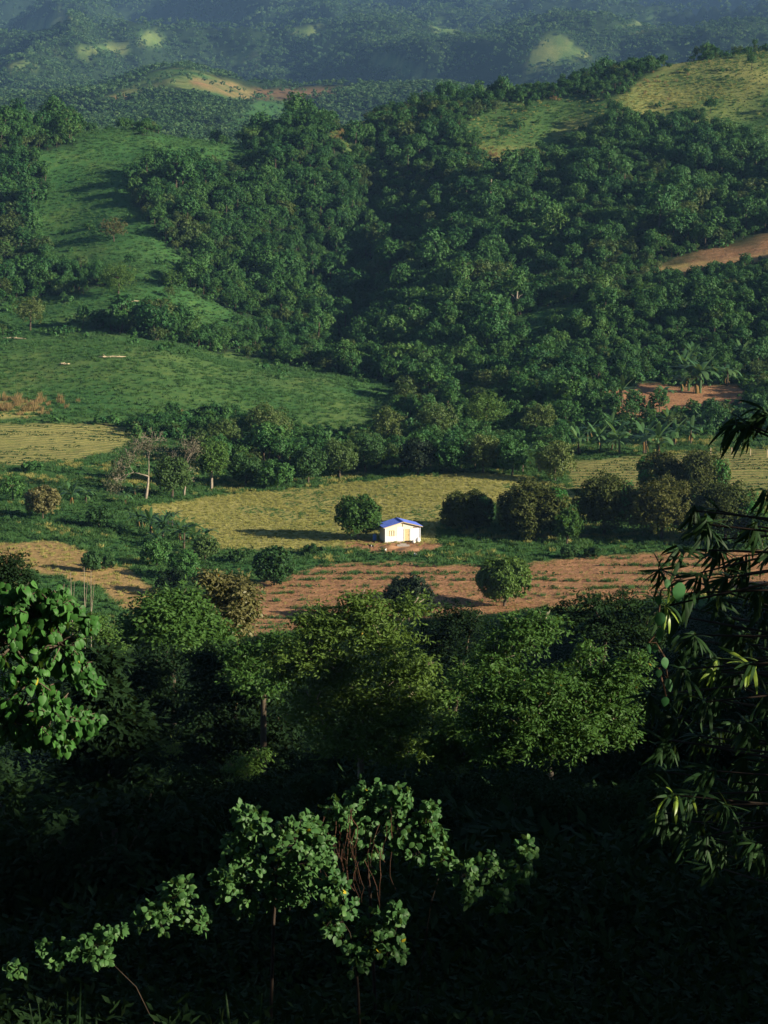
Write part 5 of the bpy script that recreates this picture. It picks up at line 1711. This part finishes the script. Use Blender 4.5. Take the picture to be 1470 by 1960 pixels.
# hanging dead vines
g = at(700, 1720, 17.3); gz = float(height(g[0], 17.3))
dv = thing('dead_vine', 'reddish brown curtain of dead vines hanging inside the bush', 'vine', (g[0], 17.3, gz))
for k in range(30):
    px = 662 + RNG.normal() * 22 if k < 24 else 742 + RNG.normal() * 14
    y0_ = RNG.uniform(1545, 1650); y1_ = y0_ + RNG.uniform(40, 110)
    a_ = at(px, y0_, 17.45 + RNG.normal() * .16); z1 = at(px + RNG.normal() * 10, y1_, 17.45 + RNG.normal() * .16)
    bow = RNG.normal(size=3) * .03
    pts = [a_ * (1 - t) + z1 * t + bow * math.sin(math.pi * t) + RNG.normal(size=3) * .008 for t in np.linspace(0, 1, 7)]
    q = MB(); q.tube([p_ - np.array([g[0], 17.3, gz]) for p_ in pts], RNG.uniform(.002, .006), 4)
    q.build('strand', M['deadvine'], dv)

# plant with whorls of narrow leaves close to the camera
WH = [(1440, 1268, 7.5, 1), (1290, 1522, 7.4, 1), (1275, 1160, 7.2, 1), (1372, 1262, 7.6, 2), (1325, 1520, 7.5, 2)]
for px, py in ((1350, 1000), (1310, 1050), (1395, 1030), (1450, 1005), (1262, 1105), (1335, 1095), (1395, 1100), (1445, 1120), (1345, 1215), (1300, 1290), (1390, 1340), (1435, 1390), (1335, 1410), (1465, 1470), (1385, 1530),
               (1415, 1580), (1445, 1620), (1360, 1600), (1300, 1380), (1400, 795), (1440, 815), (1468, 780), (1370, 1050), (1420, 1070), (1320, 1140), (1460, 1180), (1400, 1180), (1340, 975), (1375, 965), (1470, 1330), (1250, 1320), (1270, 1420), (1480, 1050), (1480, 940),
               (1360, 1290), (1420, 1470), (1350, 1480), (1470, 1560), (1300, 1180), (1440, 1220), (1380, 1150), (1350, 1340), (1320, 1250)):
    WH.append((px + RNG.normal() * 6, py + RNG.normal() * 6, 7.6 + RNG.uniform(-.5, .9), 0))
for k in range(46):
    WH.append((RNG.uniform(1265, 1490), RNG.uniform(1085, 1660), RNG.uniform(7.9, 9.2), 0))
bx_ = 3.0; by_ = 7.6
g = np.array([bx_, by_, float(height(bx_, by_))])
lp = thing('narrow_leaved_tree', 'dark tree of drooping narrow leaf whorls with a few yellow green tips coloured as sunlit', 'tree', g)
q = MB(); q.tube([(0, 0, -.3), (.05, 0, 1.5), (.0, -.2, 3.2), (.1, -.4, 5.0)], [.11, .10, .085, .05], 8); q.build('trunk', M['bark'], lp, True)
P_, D_, N_, L_, K_ = [], [], [], [], []
force = []


def whorl(pos, kind, n, ln):
    ax = unit(np.array([-.6, -.2, .1]) + RNG.normal(size=3) * .4)
    for j in range(n):
        a = 2 * math.pi * (j + RNG.random() * .6) / n
        e1 = unit(np.cross(ax, np.array([0, 0, 1.0]))); e2 = np.cross(ax, e1)
        dd = unit(e1 * math.cos(a) + e2 * math.sin(a) + ax * RNG.uniform(.1, .8) + np.array([0, 0, -.75 if kind != 1 else -.35]))
        P_.append(pos + ax * RNG.uniform(-.03, .03)); D_.append(dd)
        N_.append(unit(np.array([.3, -.4, .9]) + RNG.normal(size=3) * .3)); L_.append(ln * RNG.uniform(.65, 1.15))
        K_.append(RNG.integers(4, 6) if (kind == 1 and RNG.random() < .5) or (kind == 2 and RNG.random() < .3) else RNG.integers(0, 4))
        if kind: force.append(len(P_) - 1)


hub = [np.array([-.2, -.1, z_]) for z_ in (1.2, 2.0, 2.8, 3.4, 4.0)]
for px, py, D, kind in WH:
    w_ = at(px, py, D) - g
    h0 = min(hub, key=lambda h_: abs(h_[2] - (w_[2] - .15)))
    q = MB(); m2 = (h0 + w_) / 2 + RNG.normal(size=3) * .06 + np.array([0, 0, .08])
    q.tube([h0, m2, w_], [.012, .008, .004], 5); q.build('branch', M['stem_dark'], lp, True)
    whorl(w_, kind, 18, .145)
for k in range(330):          # the rest of the crown, beside and above the view
    a = RNG.uniform(0, 6.283); rr = math.sqrt(RNG.random()) * 1.9
    w_ = np.array([.9 + rr * math.cos(a), -.9 + rr * math.sin(a) * .9, RNG.uniform(1.0, 5.6)])
    pw = project(*(w_ + g))
    if pw[0] < 1500 and 0 < pw[1] < 1960 and (w_ + g)[1] > .5: continue
    whorl(w_, 0, 15, .17)
for k in range(420):  # unseen whorls added between the visible leaves and the sun to shade them
    w_ = np.array([RNG.uniform(1.75, 4.4), RNG.uniform(4.2, 7.6), RNG.uniform(46.6, 52.2)]) - g
    pw = project(*(w_ + g))
    if pw[0] < 1520: continue
    whorl(w_, 0, 14, .18)
P_, D_, N_, L_ = map(np.array, (P_, D_, N_, L_))
put_leaves(lp, g, P_, D_, N_, L_, LL, K_, 240, force)

c = MB(); crown_into(c, [(3.7 - g[0], 7.6 - g[1], 49.4 - g[2], 1.2), (3.5 - g[0], 6.0 - g[1], 51.4 - g[2], 1.3), (2.7 - g[0], 8.3 - g[1], 53.2 - g[2], 1.2), (4.2 - g[0], 9.2 - g[1], 51.0 - g[2], 1.4), (.9 - g[0], 6.2 - g[1], 54.2 - g[2], 1.2), (4.0 - g[0], 8.5 - g[1], 47.6 - g[2], 1.2)], 6500, .24, .05, 0, spread=.3, fill=.4, droop=.8)  # unseen leaf lobes added to block sky and sun from the visible whorls
tag(c.build('foliage', M['lance'], lp), kind='stuff')

# vine with round glossy leaves hanging on it
g = at(1262, 1140, 6.9)
vn = thing('hanging_vine', 'hanging vine with shiny round leaves beside the narrow leaved tree', 'vine', g)
vl = [(1302, 1135, 40), (1258, 1150, 20), (1275, 1120, 22), (1261, 1188, 32), (1264, 1216, 31), (1241, 1242, 22), (1255, 1242, 18), (1272, 1270, 24), (1278, 1312, 28), (1262, 1290, 18), (1275, 1345, 22)]
pts = [at(px, py - 12, 6.92) - g for px, py, s in vl[3:]]
q = MB(); q.tube([at(1330, 1105, 6.95) - g, at(1290, 1112, 6.9) - g, at(1265, 1130, 6.9) - g] + pts, .004, 5); q.build('stem', M['bark_red'], vn, True)
P2 = np.array([at(px, py - s * .5, 6.88 + RNG.normal() * .015) - g for px, py, s in vl])
n2 = len(vl)
D2 = unit(np.tile([[0.05, -.15, -1.0]], (n2, 1)) + RNG.normal(size=(n2, 3)) * .2); N2 = unit(np.tile([[.35, -.9, .25]], (n2, 1)) + RNG.normal(size=(n2, 3)) * .3)
put_leaves(vn, g, P2, D2, N2, np.array([s / F * 6.9 for _, _, s in vl]), VL, RNG.integers(0, 2, n2), 50)

# unseen tree crowns added high over the viewpoint to keep the sky off the slope
for k, (tx, ty, cx_, cy_, zt, rr) in enumerate(((-17, 12, -9, 12, 75, 13), (-15, -10, -7, -8, 78, 14), (15, -14, 8, -6, 80, 13), (-24, 30, -16, 31, 72, 12))):
    gz = float(height(tx, ty))
    t = thing('sky_block_tree', 'unseen tree crown added over the viewpoint to block skylight', 'tree', (tx, ty, gz), 0, 'added skylight blocking trees over the viewpoint')
    o_ = np.array([cx_ - tx, cy_ - ty, zt - 6 - gz])
    lobes = [(o_[0], o_[1], o_[2], rr * .35)] + [(o_[0] + rr * .62 * math.cos(a), o_[1] + rr * .62 * math.sin(a), o_[2] + RNG.uniform(-1.5, 2), rr * .4) for a in np.arange(0, 6.28, .7)]
    c = MB(); crown_into(c, [(a, b, z_, r) for a, b, z_, r in lobes], 9000, .8, .5, 0, spread=.25, fill=.3); c.v[0][:, 2] = o_[2] + (c.v[0][:, 2] - o_[2]) * .8
    c.build('crown', M['under'], t)
    q = MB(); q.tube([(0, 0, -.5), (.2, 0, o_[2] * .4), o_ * .75, o_], [.7, .6, .42, .25], 8)
    for lb in lobes[1:]: q.tube([o_ * .75, (o_ * .75 + np.array(lb[:3])) / 2 + np.array([0, 0, 1]), lb[:3]], [.25, .16, .06], 5)
    q.build('trunk', M['bark'], t, True)

# long grass blades at the very front
for px, lb in ((120, 'sparse clump of long grass blades before the sprawling shoots'), (470, 'two long leaning grass blades before the round leaved bush')):
    g = at(px, 1990, 9.0); gz = float(height(g[0], 9.0))
    t = thing('grass_clump', lb, 'grass', (g[0], 9.0, gz))
    for k in range(9 if px < 300 else 4):
        tip = at(px + RNG.normal() * 28, RNG.uniform(1850, 1930), 9.0 + RNG.normal() * .1) - np.array([g[0], 9.0, gz])
        ln_ = np.linalg.norm(tip)
        o = obj('blade', LL[k % 4], t)
        o.matrix_local = leaf_frames(np.array([[RNG.normal() * .05, RNG.normal() * .05, 0]]), tip[None], np.array([[RNG.normal() * .3, -1.0, .1]]), np.array([ln_]))[0]
        o.scale = (ln_ * .12, ln_, ln_ * .4)


# ------------------------------------------------------------------ the air
hb = MB()
hb.box((-9000, -420, -12), (9000, 8640, 1500))
m, nt, out = new_mat('haze')
pv = nt.nodes.new('ShaderNodeVolumePrincipled')
pv.inputs['Color'].default_value = (0.30, 0.56, 1.0, 1)
pv.inputs['Density'].default_value = 0.000062
pv.inputs['Anisotropy'].default_value = 0.0
nt.links.new(pv.outputs[0], out.inputs['Volume'])
tag(hb.build('haze', m), kind='stuff')
